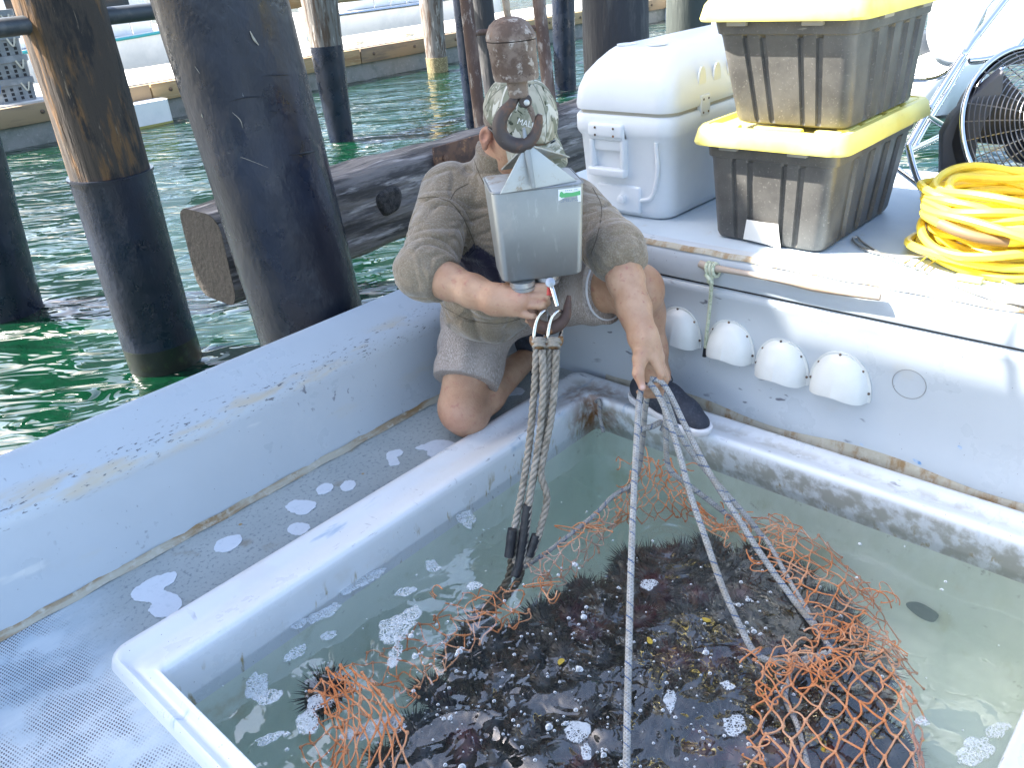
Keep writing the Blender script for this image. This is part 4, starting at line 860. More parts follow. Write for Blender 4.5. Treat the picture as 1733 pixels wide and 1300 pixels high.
# ------------------------------------------------------------------ braided haul ropes held in the man's hand
n = NT('braided_rope'); uv = n.map((1, 1, 1), 'UV'); u = n.sep(uv)
wv = n.new('TexWave'); wv.inputs['Scale'].default_value = 1
d1 = n.math('SINE', n.math('ADD', n.math('MULTIPLY', u[0], 6.2832*4), n.math('MULTIPLY', u[1], 900))); d2 = n.math('SINE', n.math('SUBTRACT', n.math('MULTIPLY', u[0], 6.2832*4), n.math('MULTIPLY', u[1], 900)))
br_ = n.math('MAXIMUM', d1, d2)
fl1 = n.math('SINE', n.math('ADD', n.math('MULTIPLY', u[0], 6.2832), n.math('MULTIPLY', u[1], 210))); 
c = n.mix(n.ramp(n.noise(40), .4, .65), (.36, .36, .345), (.27, .265, .245)); c = n.mix(n.ramp(n.noise(12), .55, .72), c, (.27, .24, .19))
c = n.mix(n.ramp(br_, .2, -.6), c, (.22, .21, .19))
c = n.mix(n.math('MULTIPLY', n.ramp(fl1, .80, .90), n.ramp(d1, .0, .4)), c, (.05, .09, .18))
n.put(n.p.inputs['Base Color'], c); n.p.inputs['Roughness'].default_value = .85; n.bump(br_, .5, .0015); m_braid = n.m
dHL = 1.965
ropes = (('braided rope held in the hand, running straight down to the bottom edge', [(1086, 655), (1080, 700), (1070, 900), (1063, 1150), (1060, 1330)], dHL, depth_of(at(1060, 1330, 2, -.05))),
         ('short braided rope just behind the straight front one', [(1096, 662), (1091, 700), (1087, 750), (1079, 800), (1062, 832)], dHL+.05, depth_of(at(1062, 832, 2, -.03))),
         ('braided rope from the hand to the orange knot at centre right', [(1098, 648), (1112, 665), (1128, 700), (1150, 770), (1167, 832), (1195, 915), (1225, 1000), (1258, 1072), (1276, 1103), (1300, 1118), (1345, 1120), (1400, 1106)], dHL-.02, depth_of(at(1390, 1106, 2, -.04))),
         ('braided rope looping low behind the others toward the far net edge', [(1106, 645), (1119, 668), (1127, 710), (1128, 770), (1134, 796), (1152, 812), (1190, 840), (1232, 872), (1250, 882)], dHL+.05, depth_of(at(1250, 882, 2, -.05))),
         ('braided rope on the outer right, ending in the net by the tank middle', [(1100, 641), (1118, 646), (1134, 668), (1160, 722), (1200, 800), (1250, 880), (1297, 952), (1345, 1018), (1390, 1075)], dHL, depth_of(at(1385, 1070, 2, -.05))),
         ('braided rope beside the outer one, ending higher on the net', [(1118, 655), (1132, 690), (1150, 736), (1187, 787), (1238, 846), (1268, 880), (1292, 912)], dHL+.07, depth_of(at(1292, 912, 2, -.05))))
for lab, pts, d0, d1_ in ropes:
    o = MB().tube(path(pts, d0, d1_), .0072, 10, smooth=8).build('haul_rope', m_braid); tag(o, lab, 'rope', 'braided haul ropes gathered in the man hand')
# crossing hitch that ties two of them
o = MB().tube(path([(1078, 732), (1088, 726), (1104, 722), (1118, 715), (1124, 722), (1120, 730)], 2.08, 2.10), .0075, 10, smooth=8).build('rope_hitch', m_braid); tag(o, 'short grey rope hitch tied across the bundle below the hand', 'rope')
# rope stub hanging in the hold corner
o = MB().tube([dep(x, y, d_) for (x, y), d_ in zip(((1008, 680), (1014, 678), (1016, 690), (1015, 705), (1019, 722), (1021, 732)), (2.60, 2.585, 2.58, 2.575, 2.57, 2.565))], .006, 8, smooth=6).build('rope_stub', m_braid); tag(o, 'frayed rope stub hanging in the rust stained corner of the hold', 'rope')
# short cord tied on the wooden stick
cd = thing('lashing_cord', 'greenish cord knotted on the wooden stick, its black end hanging', 'cord', tuple(sp_(1203, 455)))
m_cord = mat('green_cord', (.50, .53, .40), .85, layers=((90, (.30, .36, .24), .5, .6), (150, (.08, .09, .08), .62, .66)))
MB().tube([sp_(1205, 455, 1.915), sp_(1204, 475, 1.918), sp_(1203, 495, 1.925), sp_(1200, 530, 1.930), sp_(1196, 565, 1.935), sp_(1194, 590, 1.94)], .0055, 8, smooth=6).build('tail', m_cord, cd)
MB().tube([sp_(1194, 588, 1.94), sp_(1192, 603, 1.942)], .0062, 8).build('taped_end', m_tape, cd)
mb = MB(); c = sp_(1206, 456)
for k in range(3): mb.tube([(c[0]+.017*math.cos(a), c[1]+.010*(k-1)+.004*math.sin(a), c[2]+.017*math.sin(a)) for a in np.linspace(0, 6.283, 16, endpoint=False)], .005, 8, closed=True)
mb.tube([(c[0]-.018, c[1]+.01, c[2]-.01), (c[0]-.022, c[1]-.004, c[2]-.022), (c[0]-.016, c[1]-.008, c[2]-.034), (c[0]-.012, c[1]+.006, c[2]-.03)], .006, 8, smooth=5)
mb.build('knot', m_cord, cd)

# ------------------------------------------------------------------ sea urchins heaped in the net
m_urch = mat('urchin_dark', (.0035, .0028, .005), .35, layers=((9, (.009, .002, .005), .52, .66), (30, (.007, .005, .007), .55, .7)))
m_urchred = mat('urchin_wine', (.050, .004, .012), .4, layers=((14, (.012, .002, .005), .45, .6),))
def urchin_mesh(seed, r=.046):
    g = np.random.default_rng(seed); mb = MB(); L = []
    for t_ in np.linspace(.05, math.pi-.05, 9): L.append([(r*math.sin(t_)*math.cos(a), r*math.sin(t_)*math.sin(a), r*.72*math.cos(t_)) for a in np.linspace(0, 6.283, 14, endpoint=False)])
    mb.loft(L, cap0=True, cap1=True)
    for k in range(170):
        z = 1-1.75*(k+.5)/170; a = k*2.39996; q = math.sqrt(max(0, 1-z*z)); d = np.array([q*math.cos(a), q*math.sin(a), z])+g.normal(0, .10, 3); d /= np.linalg.norm(d)
        b0 = d*np.array([r, r, r*.72])*.95; ln = g.uniform(.016, .036); t_ = np.cross(d, [.3, .5, .8]); t_ /= np.linalg.norm(t_); s_ = np.cross(d, t_); w_ = .0016
        mb.add([b0+t_*w_, b0-t_*w_*.5+s_*w_, b0-t_*w_*.5-s_*w_, b0+d*ln], [(0, 1, 3), (1, 2, 3), (2, 0, 3)])
    return mb
protos = [urchin_mesh(s_).build('sea_urchin', (m_urch, m_urch, m_urchred)[s_], smooth=60) for s_ in range(3)]
reg = np.array([at(x, y, 2, -.10)[:2] for x, y in ((630, 1210), (690, 1110), (790, 985), (880, 985), (985, 915), (1055, 872), (1165, 852), (1300, 872), (1420, 930), (1505, 1040), (1552, 1160), (1572, 1300), (1530, 1420), (900, 1420), (640, 1330))])
def inside(p, poly):
    r_ = False; j = len(poly)-1
    for i in range(len(poly)):
        if (poly[i][1] > p[1]) != (poly[j][1] > p[1]) and p[0] < (poly[j][0]-poly[i][0])*(p[1]-poly[i][1])/(poly[j][1]-poly[i][1])+poly[i][0]: r_ = not r_
        j = i
    return r_
def edge_d(p): 
    best = 9
    for i in range(len(reg)):
        a, b_ = reg[i-1], reg[i]; t_ = np.clip(((p-a) @ (b_-a))/((b_-a) @ (b_-a)), 0, 1); best = min(best, np.linalg.norm(a+(b_-a)*t_-p))
    return best
g = np.random.default_rng(5); first = [True]*3; spots = []
for lay, (st, zc) in enumerate(((.088, -.178), (.105, -.262))):
    for i in range(-2, 24):
        for j in range(-2, 24):
            p = np.array([.2+st*(i+.5*(j % 2)), .05+st*.87*j])+g.normal(0, .012, 2)
            if inside(p, reg) and p[1] > .16: spots.append((p[0], p[1], zc-.09*max(0, 1-edge_d(p)/.16)**1.5+g.normal(0, .010), lay))
extra = at(548, 1165, 2, -.10); spots.append((extra[0], extra[1], -.115, 2))
for x, y, z, lay in spots:
    k = int(g.integers(0, 5)); k = 2 if k == 4 else k % 2
    o = protos[k] if first[k] else link_copy(protos[k]); first[k] = False
    o.location = (x, y, z); o.rotation_euler = (g.normal(0, .4), g.normal(0, .4), g.uniform(0, 6.28)); s_ = g.uniform(.85, 1.15); o.scale = (s_, s_, s_)
    lb_ = 'sea urchin held apart in the coiled net by the near left hold wall' if lay == 2 else 'wine red sea urchin under the water in the net heap' if k == 2 else 'black spiny sea urchin under the water in the net heap'
    tag(o, lb_, 'sea urchin', 'sea urchins heaped in the net')

# ------------------------------------------------------------------ orange net
n = NT('orange_twine'); c = n.mix(n.ramp(n.noise(13), .38, .66), (.52, .185, .060), (.55, .30, .17)); c = n.mix(n.ramp(n.noise(60), .58, .7), c, (.30, .11, .04))
n.put(n.p.inputs['Base Color'], c); n.p.inputs['Roughness'].default_value = .75; n.bump(n.noise(400, detail=1), .4, .001); m_twine = n.m
m_twpale = mat('pale_twine', (.52, .36, .27), .8, layers=((20, (.50, .22, .10), .45, .65),))
net = thing('fishing_net', 'orange knotted fishing net wrapped round the heap of sea urchins', 'net', tuple(at(1300, 1000, 2, -.1)))
def patch(ctrl, nu, nv, name, r=.0021, jit=.004, seed=0, sk=1.0, mt=None, drop=.0, curl=0.):
    """ctrl: rows of (x, y, z) picture points on a level plane -> diamond mesh of cords with knots"""
    g = np.random.default_rng(seed)
    Cc = np.array([[at(x, y, 2, z) for x, y, z in row] for row in ctrl])
    rows = [spline(row, 12) for row in Cc]; rows = np.array(rows)
    cols = np.array([spline(rows[:, k], 12) for k in range(rows.shape[1])])
    def S(u, v):
        a = u*(cols.shape[0]-1); b_ = v*(cols.shape[1]-1); i, j = min(int(a), cols.shape[0]-2), min(int(b_), cols.shape[1]-2); fa, fb = a-i, b_-j
        return (cols[i, j]*(1-fa)*(1-fb)+cols[i+1, j]*fa*(1-fb)+cols[i, j+1]*(1-fa)*fb+cols[i+1, j+1]*fa*fb)
    K = {}
    for j in range(nv+1):
        for i in range(nu+1):
            u = (i+.5*(j % 2))/(nu+.5); K[i, j] = S(min(1, u), j/nv)+g.normal(0, jit, 3)*np.array([1, 1, .7])
    mb = MB()
    for j in range(nv):
        for i in range(nu+1):
            for di in ((0, -1) if j % 2 == 0 else (0, 1)):
                if (i+di, j+1) in K and g.random() > drop:
                    a, b_ = K[i, j], K[i+di, j+1]; mid = (a+b_)/2+g.normal(0, jit*(.7+curl), 3)*np.array([1, 1, .6]); mid[2] -= .001
                    mb.tube([a, mid, b_], r*.80*g.uniform(.85, 1.2), 5, cap=False, smooth=3)
    for p in K.values():
        if g.random() < .92:
            L = []; t0 = g.uniform(0, 3); ax_ = g.normal(0, 1, 3); ax_ /= np.linalg.norm(ax_); s_ = r*g.uniform(1.5, 2.1)
            for t_ in (.35, 1.05, 1.75, 2.5): L.append([tuple(p+s_*np.array([math.sin(t_)*math.cos(a), math.sin(t_)*math.sin(a), math.cos(t_)])) for a in np.linspace(0, 6.283, 6, endpoint=False)])
            mb.loft(L, cap0=True, cap1=True)
    o = mb.build(name, mt or m_twine, net, 70); o['kind'] = 'stuff'; return o
a0, b0z = -.045, -.07
# lower right: open diamonds lying on the water
patch([[(1278, 1120, -.045), (1350, 1115, -.04), (1420, 1108, -.04), (1500, 1120, -.06), (1545, 1165, -.10)],
       [(1272, 1180, -.05), (1345, 1180, -.045), (1430, 1170, -.04), (1515, 1180, -.055), (1562, 1215, -.11)],
       [(1268, 1250, -.055), (1345, 1250, -.05), (1440, 1245, -.045), (1530, 1250, -.06), (1565, 1275, -.12)],
       [(1255, 1340, -.06), (1345, 1345, -.05), (1440, 1345, -.05), (1535, 1345, -.06), (1560, 1350, -.12)]], 8, 9, 'mesh_panel', .0025, .005, 1)
# right flank from the outer rope over the edge of the heap
patch([[(1290, 905, -.05), (1330, 985, -.04), (1360, 1040, -.04), (1395, 1090, -.045), (1420, 1110, -.045)],
       [(1335, 895, -.06), (1385, 970, -.045), (1420, 1030, -.045), (1450, 1070, -.05), (1480, 1110, -.055)],
       [(1380, 905, -.09), (1435, 975, -.08), (1470, 1035, -.08), (1500, 1085, -.085), (1525, 1130, -.09)],
       [(1415, 930, -.17), (1465, 990, -.17), (1500, 1045, -.17), (1535, 1110, -.18), (1560, 1160, -.18)]], 8, 9, 'mesh_panel', .0021, .004, 2)
patch([[(1230, 875, -.06), (1260, 905, -.05), (1290, 940, -.05), (1310, 975, -.05)], [(1280, 870, -.08), (1310, 895, -.055), (1340, 930, -.05), (1365, 975, -.05)], [(1330, 880, -.13), (1370, 905, -.11), (1400, 945, -.10), (1420, 990, -.1)]], 5, 6, 'mesh_panel', .002, .004, 3)
# far web hanging from the ropes into the water
patch([[(1068, 800, .03), (1095, 786, .045), (1118, 778, .05), (1140, 790, .03), (1158, 812, .0)],
       [(1052, 832, -.01), (1085, 820, .0), (1115, 815, .0), (1140, 822, -.01), (1162, 840, -.03)],
       [(1042, 862, -.05), (1075, 853, -.05), (1110, 850, -.05), (1142, 850, -.05), (1172, 862, -.06)],
       [(1030, 895, -.11), (1070, 888, -.11), (1112, 882, -.11), (1150, 878, -.11), (1185, 880, -.11)]], 8, 8, 'mesh_panel', .0020, .005, 4)
patch([[(1158, 812, 0), (1168, 850, -.03), (1190, 885, -.05)], [(1172, 840, -.03), (1195, 872, -.05), (1225, 900, -.055)], [(1190, 862, -.06), (1220, 885, -.065), (1260, 905, -.07)]], 4, 5, 'mesh_panel', .002, .004, 5)
# stretched left wing under the thin rope, and the sunken left flank
patch([[(1062, 832, -.03), (1000, 880, -.045), (940, 925, -.05), (890, 960, -.055)], [(1058, 858, -.05), (1008, 905, -.06), (955, 950, -.065), (905, 985, -.07)], [(1045, 890, -.10), (1000, 940, -.11), (960, 985, -.12), (910, 1010, -.12)]], 9, 5, 'mesh_panel', .0021, .006, 6, mt=m_twpale, curl=.6)
patch([[(880, 985, -.10), (800, 1000, -.11), (720, 1045, -.13), (650, 1090, -.14), (590, 1120, -.12)], [(890, 1020, -.10), (815, 1040, -.10), (745, 1085, -.11), (690, 1130, -.11), (640, 1160, -.10)], [(880, 1060, -.11), (830, 1080, -.11), (770, 1120, -.11), (720, 1160, -.10), (680, 1200, -.09)]], 10, 6, 'mesh_panel', .0022, .008, 7, drop=.06, curl=.4)
# near left corner: gathered folds and an open lap
patch([[(525, 1165, -.06), (560, 1132, -.05), (600, 1135, -.045), (640, 1165, -.05)], [(560, 1215, -.06), (600, 1190, -.05), (640, 1190, -.045), (680, 1215, -.05)], [(575, 1260, -.06), (610, 1245, -.05), (650, 1240, -.05), (690, 1250, -.055)], [(530, 1345, -.06), (590, 1340, -.05), (640, 1340, -.05), (700, 1345, -.06)]], 6, 8, 'mesh_panel', .0025, .003, 8)
patch([[(560, 1150, -.05), (530, 1200, -.07), (520, 1260, -.09), (490, 1340, -.1)], [(600, 1150, -.045), (575, 1210, -.055), (560, 1270, -.07), (540, 1345, -.08)], [(640, 1190, -.06), (600, 1240, -.06), (590, 1290, -.06), (585, 1345, -.07)]], 5, 6, 'mesh_panel', .0022, .005, 9)
# loops and frayed tufts gathered at the ropes
def tangle(name, x, y, z, rx, ry, n_, r, seed, hz=.03, mt=None):
    g = np.random.default_rng(seed); c = at(x, y, 2, z); k_ = depth_of(c)/FPX; mb = MB()
    for _ in range(int(n_*.32)):
        o_ = c+np.array([g.normal(0, rx*k_*.5), g.normal(0, ry*k_*.7), g.uniform(0, hz)]); q = g.uniform(.45, 1.25)*min(rx, 26)*k_; ph = g.uniform(0, 6.28); a = g.normal(0, 1, 3); a /= np.linalg.norm(a); b_ = np.cross(a, g.normal(0, 1, 3)); b_ /= np.linalg.norm(b_); a[2] *= .5; b_[2] *= .5
        mb.tube([o_+q*(math.cos(t_+ph)*a+math.sin(t_+ph)*b_)*(1+.3*math.sin(2*t_+ph)) for t_ in np.linspace(0, g.uniform(2.5, 5.5), 9)], r*g.uniform(.7, 1.1), 5, smooth=2)
    o = mb.build(name, mt or m_twine, net, 70); o['kind'] = 'stuff'
for k, (x, y, z, rx, ry, n_) in enumerate(((1095, 785, .03, 26, 10, 16), (1150, 800, .01, 18, 20, 16), (1055, 805, .0, 16, 14, 10), (1235, 895, -.05, 34, 16, 34), (1310, 905, -.05, 34, 18, 22), (1280, 950, -.05, 18, 16, 12), (1310, 975, -.05, 14, 26, 12), (1330, 1125, -.045, 40, 18, 34), (1395, 1135, -.045, 40, 18, 30),
                                          (1375, 1085, -.045, 40, 14, 22), (1270, 1125, -.045, 22, 16, 9), (1300, 1180, -.05, 16, 40, 12), (1010, 905, -.05, 24, 12, 10), (985, 895, -.04, 40, 16, 10), (925, 1000, -.075, 22, 20, 16), (830, 1040, -.085, 20, 20, 8), (750, 1010, -.09, 18, 14, 8), (565, 1160, -.06, 40, 26, 16), (1280, 1290, -.05, 26, 20, 12), (1440, 1075, -.05, 40, 20, 22), (1480, 1010, -.09, 40, 36, 26), (1500, 1100, -.1, 40, 40, 26))):
    tangle('twine_tangle', x, y, z, rx, ry, n_, .0018, 20+k)
# head rope running along the net edge
mb = MB(); mb.tube(path([(1075, 820), (1040, 838), (1010, 868), (975, 897), (930, 932), (885, 962)], depth_of(at(1075, 820, 2, .0)), depth_of(at(885, 962, 2, -.07))), .0062, 9, smooth=6); mb.build('head_rope', m_braid, net)
mb = MB(); mb.tube([at(x, y, 2, z) for x, y, z in ((1250, 882, -.05), (1290, 905, -.045), (1340, 990, -.045), (1392, 1078, -.05), (1404, 1106, -.045), (1345, 1132, -.055), (1335, 1150, -.05), (1330, 1185, -.06), (1350, 1230, -.06), (1365, 1290, -.06), (1380, 1350, -.06))], .0055, 9, smooth=6); mb.build('head_rope', m_braid, net)

# ------------------------------------------------------------------ foam and bubbles on the hold water
n = NT('sea_foam'); n.p.inputs['Base Color'].default_value = (.62, .68, .72, 1); n.p.inputs['Roughness'].default_value = .35
vv = n.vor(170, n.map(), 'DISTANCE_TO_EDGE'); v2 = n.vor(70, n.map(loc=(3, 1, 0)), 'DISTANCE_TO_EDGE')
tr = n.new('BsdfTransparent'); mx = n.new('MixShader'); a_ = n.math('MAXIMUM', n.ramp(vv, .16, .06), n.math('MULTIPLY', n.ramp(v2, .10, .03), .9)); a_ = n.math('MAXIMUM', a_, n.ramp(n.noise(25), .45, .66)); eg = n.attr('edge'); a_ = n.math('MULTIPLY', a_, n.ramp(n.math('ADD', eg, n.math('MULTIPLY', n.noise(60, detail=3), .7)), .38, .62))
n.put(mx.inputs[0], n.math('MULTIPLY', a_, .74)); n.t.links.new(tr.outputs[0], mx.inputs[1]); n.t.links.new(n.p.outputs[0], mx.inputs[2]); n.t.links.new(mx.outputs[0], n.out.inputs['Surface'])
n.bump(vv, .8, .004); m_foam = n.m
fm = MB(); fedge = []; g = np.random.default_rng(13)
def foam(x, y, rx, ry, rot, seed, rough=.5):
    rough = .62
    p = at(x, y, 2, WZ); k_ = depth_of(p)/FPX
    B = blob(0, 0, rx, ry, rot, seed, 44, rough); pts = [at(x+a, y+b_, 2, WZ+.0035) for a, b_ in B]; c = np.mean(pts, axis=0); fm.add([c]+[c+(q-c)*.62+np.array([0, 0, .002]) for q in pts]+[c+(q-c)*1.12 for q in pts], [(0, 1+i, 1+(i+1) % 44) for i in range(44)]+[(1+i, 45+i, 45+(i+1) % 44, 1+(i+1) % 44) for i in range(44)]); fedge.extend([1.]+[.75]*44+[0.]*44)
for k, (x, y, rx, ry, rot) in enumerate(((675, 1060, 34, 20, -.4), (690, 1040, 26, 12, -.5), (667, 1105, 10, 22, .3), (430, 1165, 18, 26, .3), (460, 1178, 26, 9, -.35), (545, 1190, 22, 12, -.2), (522, 1220, 18, 22, .5), (640, 1232, 40, 15, -.25), (665, 1225, 26, 14, .3), (600, 1245, 24, 10, -.2), (500, 1105, 22, 9, -.5), (545, 1040, 30, 9, -.5), (505, 1055, 18, 7, -.5), (610, 985, 40, 10, -.5), (560, 1075, 14, 7, -.4), (980, 1240, 22, 17, .2), (991, 1272, 9, 14, 0), (1135, 1185, 9, 20, .1), (1232, 1160, 12, 7, .1), (1245, 1225, 22, 15, .2), (805, 990, 13, 7, -.3), (790, 880, 16, 14, .5), (690, 1000, 16, 8, -.3), (735, 960, 12, 10, 0), (1655, 1270, 34, 20, -.4), (1690, 1235, 22, 12, -.3), (1560, 1220, 12, 8, .2), (455, 1250, 24, 8, -.4), (1100, 990, 14, 9, 0))): foam(x, y, rx, ry, rot, 100+k, .32)
o = fm.build('sea_foam', m_foam, smooth=60); o.data.attributes.new('edge', 'FLOAT', 'POINT').data.foreach_set('value', fedge); tag(o, 'lacy white foam patches drifting on the hold water', 'foam', kind='stuff')
# single bubbles
m_bub = NT('bubble'); m_bub.p.inputs['Base Color'].default_value = (.75, .8, .83, 1); m_bub.p.inputs['Roughness'].default_value = .15
tr = m_bub.new('BsdfTransparent'); mx = m_bub.new('MixShader'); lw_ = m_bub.new('LayerWeight'); lw_.inputs[0].default_value = .45
m_bub.put(mx.inputs[0], m_bub.ramp(lw_.outputs['Facing'], .02, .5, .30, .9)); m_bub.t.links.new(tr.outputs[0], mx.inputs[1]); m_bub.t.links.new(m_bub.p.outputs[0], mx.inputs[2]); m_bub.t.links.new(mx.outputs[0], m_bub.out.inputs['Surface'])
mb = MB()
def dome(p, r):
    mb.loft([[(p[0]+r*q*math.cos(a), p[1]+r*q*math.sin(a), p[2]+r*h_) for a in np.linspace(0, 6.283, 9, endpoint=False)] for q, h_ in ((1, .0), (.92, .35), (.6, .68), (.2, .82))], cap1=True)
cnt = 0
while cnt < 420:
    x, y = g.uniform(560, 1330), g.uniform(930, 1300)
    if cnt > 300: x, y = g.uniform(360, 1700), g.uniform(840, 1300)
    p = at(x, y, 2, WZ+.002)
    if not (.42 < p[0] < 1.82 and .14 < p[1] < 1.42): continue
    if cnt <= 300 and not inside(p[:2], reg): continue
    r_ = float(np.clip(g.lognormal(-6.15, .55), .0011, .0078)); dome(p, r_); cnt += 1
    if r_ > .005:
        for _ in range(4): dome(p+np.array([*g.normal(0, r_*1.1, 2), 0]), r_*g.uniform(.3, .6))
o = mb.build('water_bubbles', m_bub.m, smooth=60); tag(o, 'small clear bubbles scattered over the dark hold water', 'bubbles', kind='stuff')
# weed scraps
m_weed = mat('yellow_weed', (.36, .26, .03), .6)
for k, (x, y, lb_) in enumerate(((950, 1120, 'yellow weed scrap floating farthest left on the dark heap'), (1100, 1085, 'yellow weed scrap beside the straight front rope'), (1195, 1050, 'yellow weed scrap nearest the orange knot at centre right'))):
    p = at(x, y, 2, WZ+.004); tag(MB().prism([(p[0]+a, p[1]+b_, p[2]) for a, b_ in blob(0, 0, .010, .006, k, 50+k, 14, .5)], (0, 0, .0012)).build('weed_scrap', m_weed), lb_, 'weed', 'yellow weed scraps on the water')
# ------------------------------------------------------------------ the kneeling man
class Field:
    """smooth union of tapered capsules and ellipsoids on a grid, surfaced with naive surface nets"""
    def __init__(s, lo, hi, h): s.lo = np.array(lo, float); s.h = h; s.n = np.ceil((np.array(hi)-s.lo)/h).astype(int)+1; s.F = np.full(s.n, .06, np.float32)
    def sl(s, lo, hi):
        a = np.clip(((lo-s.lo)/s.h).astype(int), 0, s.n); b_ = np.clip(np.ceil((hi-s.lo)/s.h).astype(int)+1, 0, s.n)
        return tuple(slice(i, j) for i, j in zip(a, b_))
    def pts(s, q): return np.meshgrid(*[s.lo[k]+s.h*np.arange(q[k].start, q[k].stop, dtype=np.float32) for k in range(3)], indexing='ij', sparse=True)
    def put(s, q, d, k):
        A = s.F[q]; hh = np.maximum(k-np.abs(A-d), 0)/max(k, 1e-6); s.F[q] = np.minimum(A, d)-hh*hh*k*.25
    def cone(s, a, b, ra, rb, k=.02, mod=None, cut=None):
        a, b = np.array(a, float), np.array(b, float); m_ = max(ra, rb)+k+.055
        q = s.sl(np.minimum(a, b)-m_, np.maximum(a, b)+m_); X, Y, Z = s.pts(q); ab = b-a; L2 = ab @ ab
        t_ = np.clip(((X-a[0])*ab[0]+(Y-a[1])*ab[1]+(Z-a[2])*ab[2])/L2, 0, 1)
        d = np.sqrt((X-a[0]-t_*ab[0])**2+(Y-a[1]-t_*ab[1])**2+(Z-a[2]-t_*ab[2])**2)-(ra+(rb-ra)*t_)
        if mod is not None: d = d+mod(X, Y, Z, t_)
        if cut is not None: d = np.maximum(d, (X-cut[0][0])*cut[1][0]+(Y-cut[0][1])*cut[1][1]+(Z-cut[0][2])*cut[1][2])
        s.put(q, d.astype(np.float32), k)
    def chain(s, P, R, k=.012, **kw):
        for i in range(len(P)-1): s.cone(P[i], P[i+1], R[i], R[i+1], k, **kw)
    def ell(s, c, ax, r, k=.02, cut=None):
        c = np.array(c, float); m_ = max(r)+k+.01; q = s.sl(c-m_, c+m_); X, Y, Z = s.pts(q); e = [(X-c[0])*a[0]+(Y-c[1])*a[1]+(Z-c[2])*a[2] for a in ax]
        k0 = np.sqrt(sum((e[i]/r[i])**2 for i in range(3))); k1 = np.sqrt(sum((e[i]/r[i]**2)**2 for i in range(3)))+1e-9; d = k0*(k0-1)/k1
        if cut is not None: d = np.maximum(d, (X-cut[0][0])*cut[1][0]+(Y-cut[0][1])*cut[1][1]+(Z-cut[0][2])*cut[1][2])
        s.put(q, d.astype(np.float32), k)
    def carve(s, c, ax, r):
        c = np.array(c, float); m_ = max(r)+.02; q = s.sl(c-m_, c+m_); X, Y, Z = s.pts(q); e = [(X-c[0])*a[0]+(Y-c[1])*a[1]+(Z-c[2])*a[2] for a in ax]
        k0 = np.sqrt(sum((e[i]/r[i])**2 for i in range(3))); s.F[q] = np.maximum(s.F[q], ((1-k0)*min(r)).astype(np.float32))
    def mesh(s):
        F = s.F; S = F < 0; n = np.array(F.shape)-1
        cs = [(i, j, k) for i in (0, 1) for j in (0, 1) for k in (0, 1)]; cnt = np.zeros(n, np.int8)
        for c in cs: cnt += S[c[0]:c[0]+n[0], c[1]:c[1]+n[1], c[2]:c[2]+n[2]]
        act = np.argwhere((cnt > 0) & (cnt < 8)); idx = np.full(n, -1, np.int64); idx[tuple(act.T)] = np.arange(len(act))
        acc = np.zeros((len(act), 3)); num = np.zeros(len(act))
        val = {c: F[act[:, 0]+c[0], act[:, 1]+c[1], act[:, 2]+c[2]].astype(float) for c in cs}
        for c in cs:
            for ax in range(3):
                if c[ax] == 0:
                    e = list(c); e[ax] = 1; e = tuple(e); a, b_ = val[c], val[e]; mk = (a < 0) != (b_ < 0)
                    t_ = np.where(mk, a/np.where(mk, a-b_, 1), 0); p = np.array(c, float)[None]+np.zeros((len(act), 3)); p[:, ax] += t_
                    acc += p*mk[:, None]; num += mk
        V = s.lo+s.h*(act+acc/np.maximum(num, 1)[:, None]); Q = []
        for ax in range(3):
            o1, o2 = [(1, 2), (2, 0), (0, 1)][ax]; sA = [slice(0, -1)]*3; sB = [slice(0, -1)]*3; sA[ax] = slice(0, -1); sB[ax] = slice(1, None)
            A_ = S[tuple(slice(0, -1) if k == ax else slice(None) for k in range(3))]; B_ = S[tuple(slice(1, None) if k == ax else slice(None) for k in range(3))]
            for sg in (True, False):
                e = np.argwhere((A_ != B_) & (A_ == sg)); e = e[(e[:, o1] > 0) & (e[:, o2] > 0) & (e[:, o1] < n[o1]) & (e[:, o2] < n[o2])]
                def cell(d1, d2): c = e.copy(); c[:, o1] -= d1; c[:, o2] -= d2; return idx[tuple(c.T)]
                q = np.stack([cell(1, 1), cell(0, 1), cell(0, 0), cell(1, 0)], 1); Q.append(q if sg else q[:, ::-1])
        Q = np.vstack(Q); return V, Q[(Q >= 0).all(1)]
def surf(F, name, mt, parent, smooth_it=2, attr=None):
    V, Q = F.mesh(); me = bpy.data.meshes.new(name)
    if smooth_it:                                            # light Laplacian pass
        E_ = np.vstack([Q[:, [0, 1]], Q[:, [1, 2]], Q[:, [2, 3]], Q[:, [3, 0]]])
        for _ in range(smooth_it):
            acc = np.zeros_like(V); nn_ = np.zeros(len(V))
            for a, b_ in ((0, 1), (1, 0)):
                for k in range(3): acc[:, k] += np.bincount(E_[:, a], V[E_[:, b_], k], len(V))
                nn_ += np.bincount(E_[:, a], minlength=len(V))
            V = .5*V+.5*acc/np.maximum(nn_, 1)[:, None]
    me.vertices.add(len(V)); me.vertices.foreach_set('co', V.ravel()); me.loops.add(Q.size); me.loops.foreach_set('vertex_index', Q.ravel().astype(np.int32))
    me.polygons.add(len(Q)); me.polygons.foreach_set('loop_start', np.arange(0, Q.size, 4, dtype=np.int32)); me.polygons.foreach_set('loop_total', np.full(len(Q), 4, np.int32))
    me.update(); me.validate(); me.shade_smooth(); me.materials.append(mt)
    if attr is not None:
        for nm, fn_ in attr.items(): at_ = me.attributes.new(nm, 'FLOAT', 'POINT'); at_.data.foreach_set('value', fn_(V).astype(np.float32))
    o = bpy.data.objects.new(name, me); COL.objects.link(o)
    if parent is not None:
        o.parent = parent
        if parent.type == 'EMPTY': o.matrix_parent_inverse = Matrix.Translation(-parent.location)
    return o
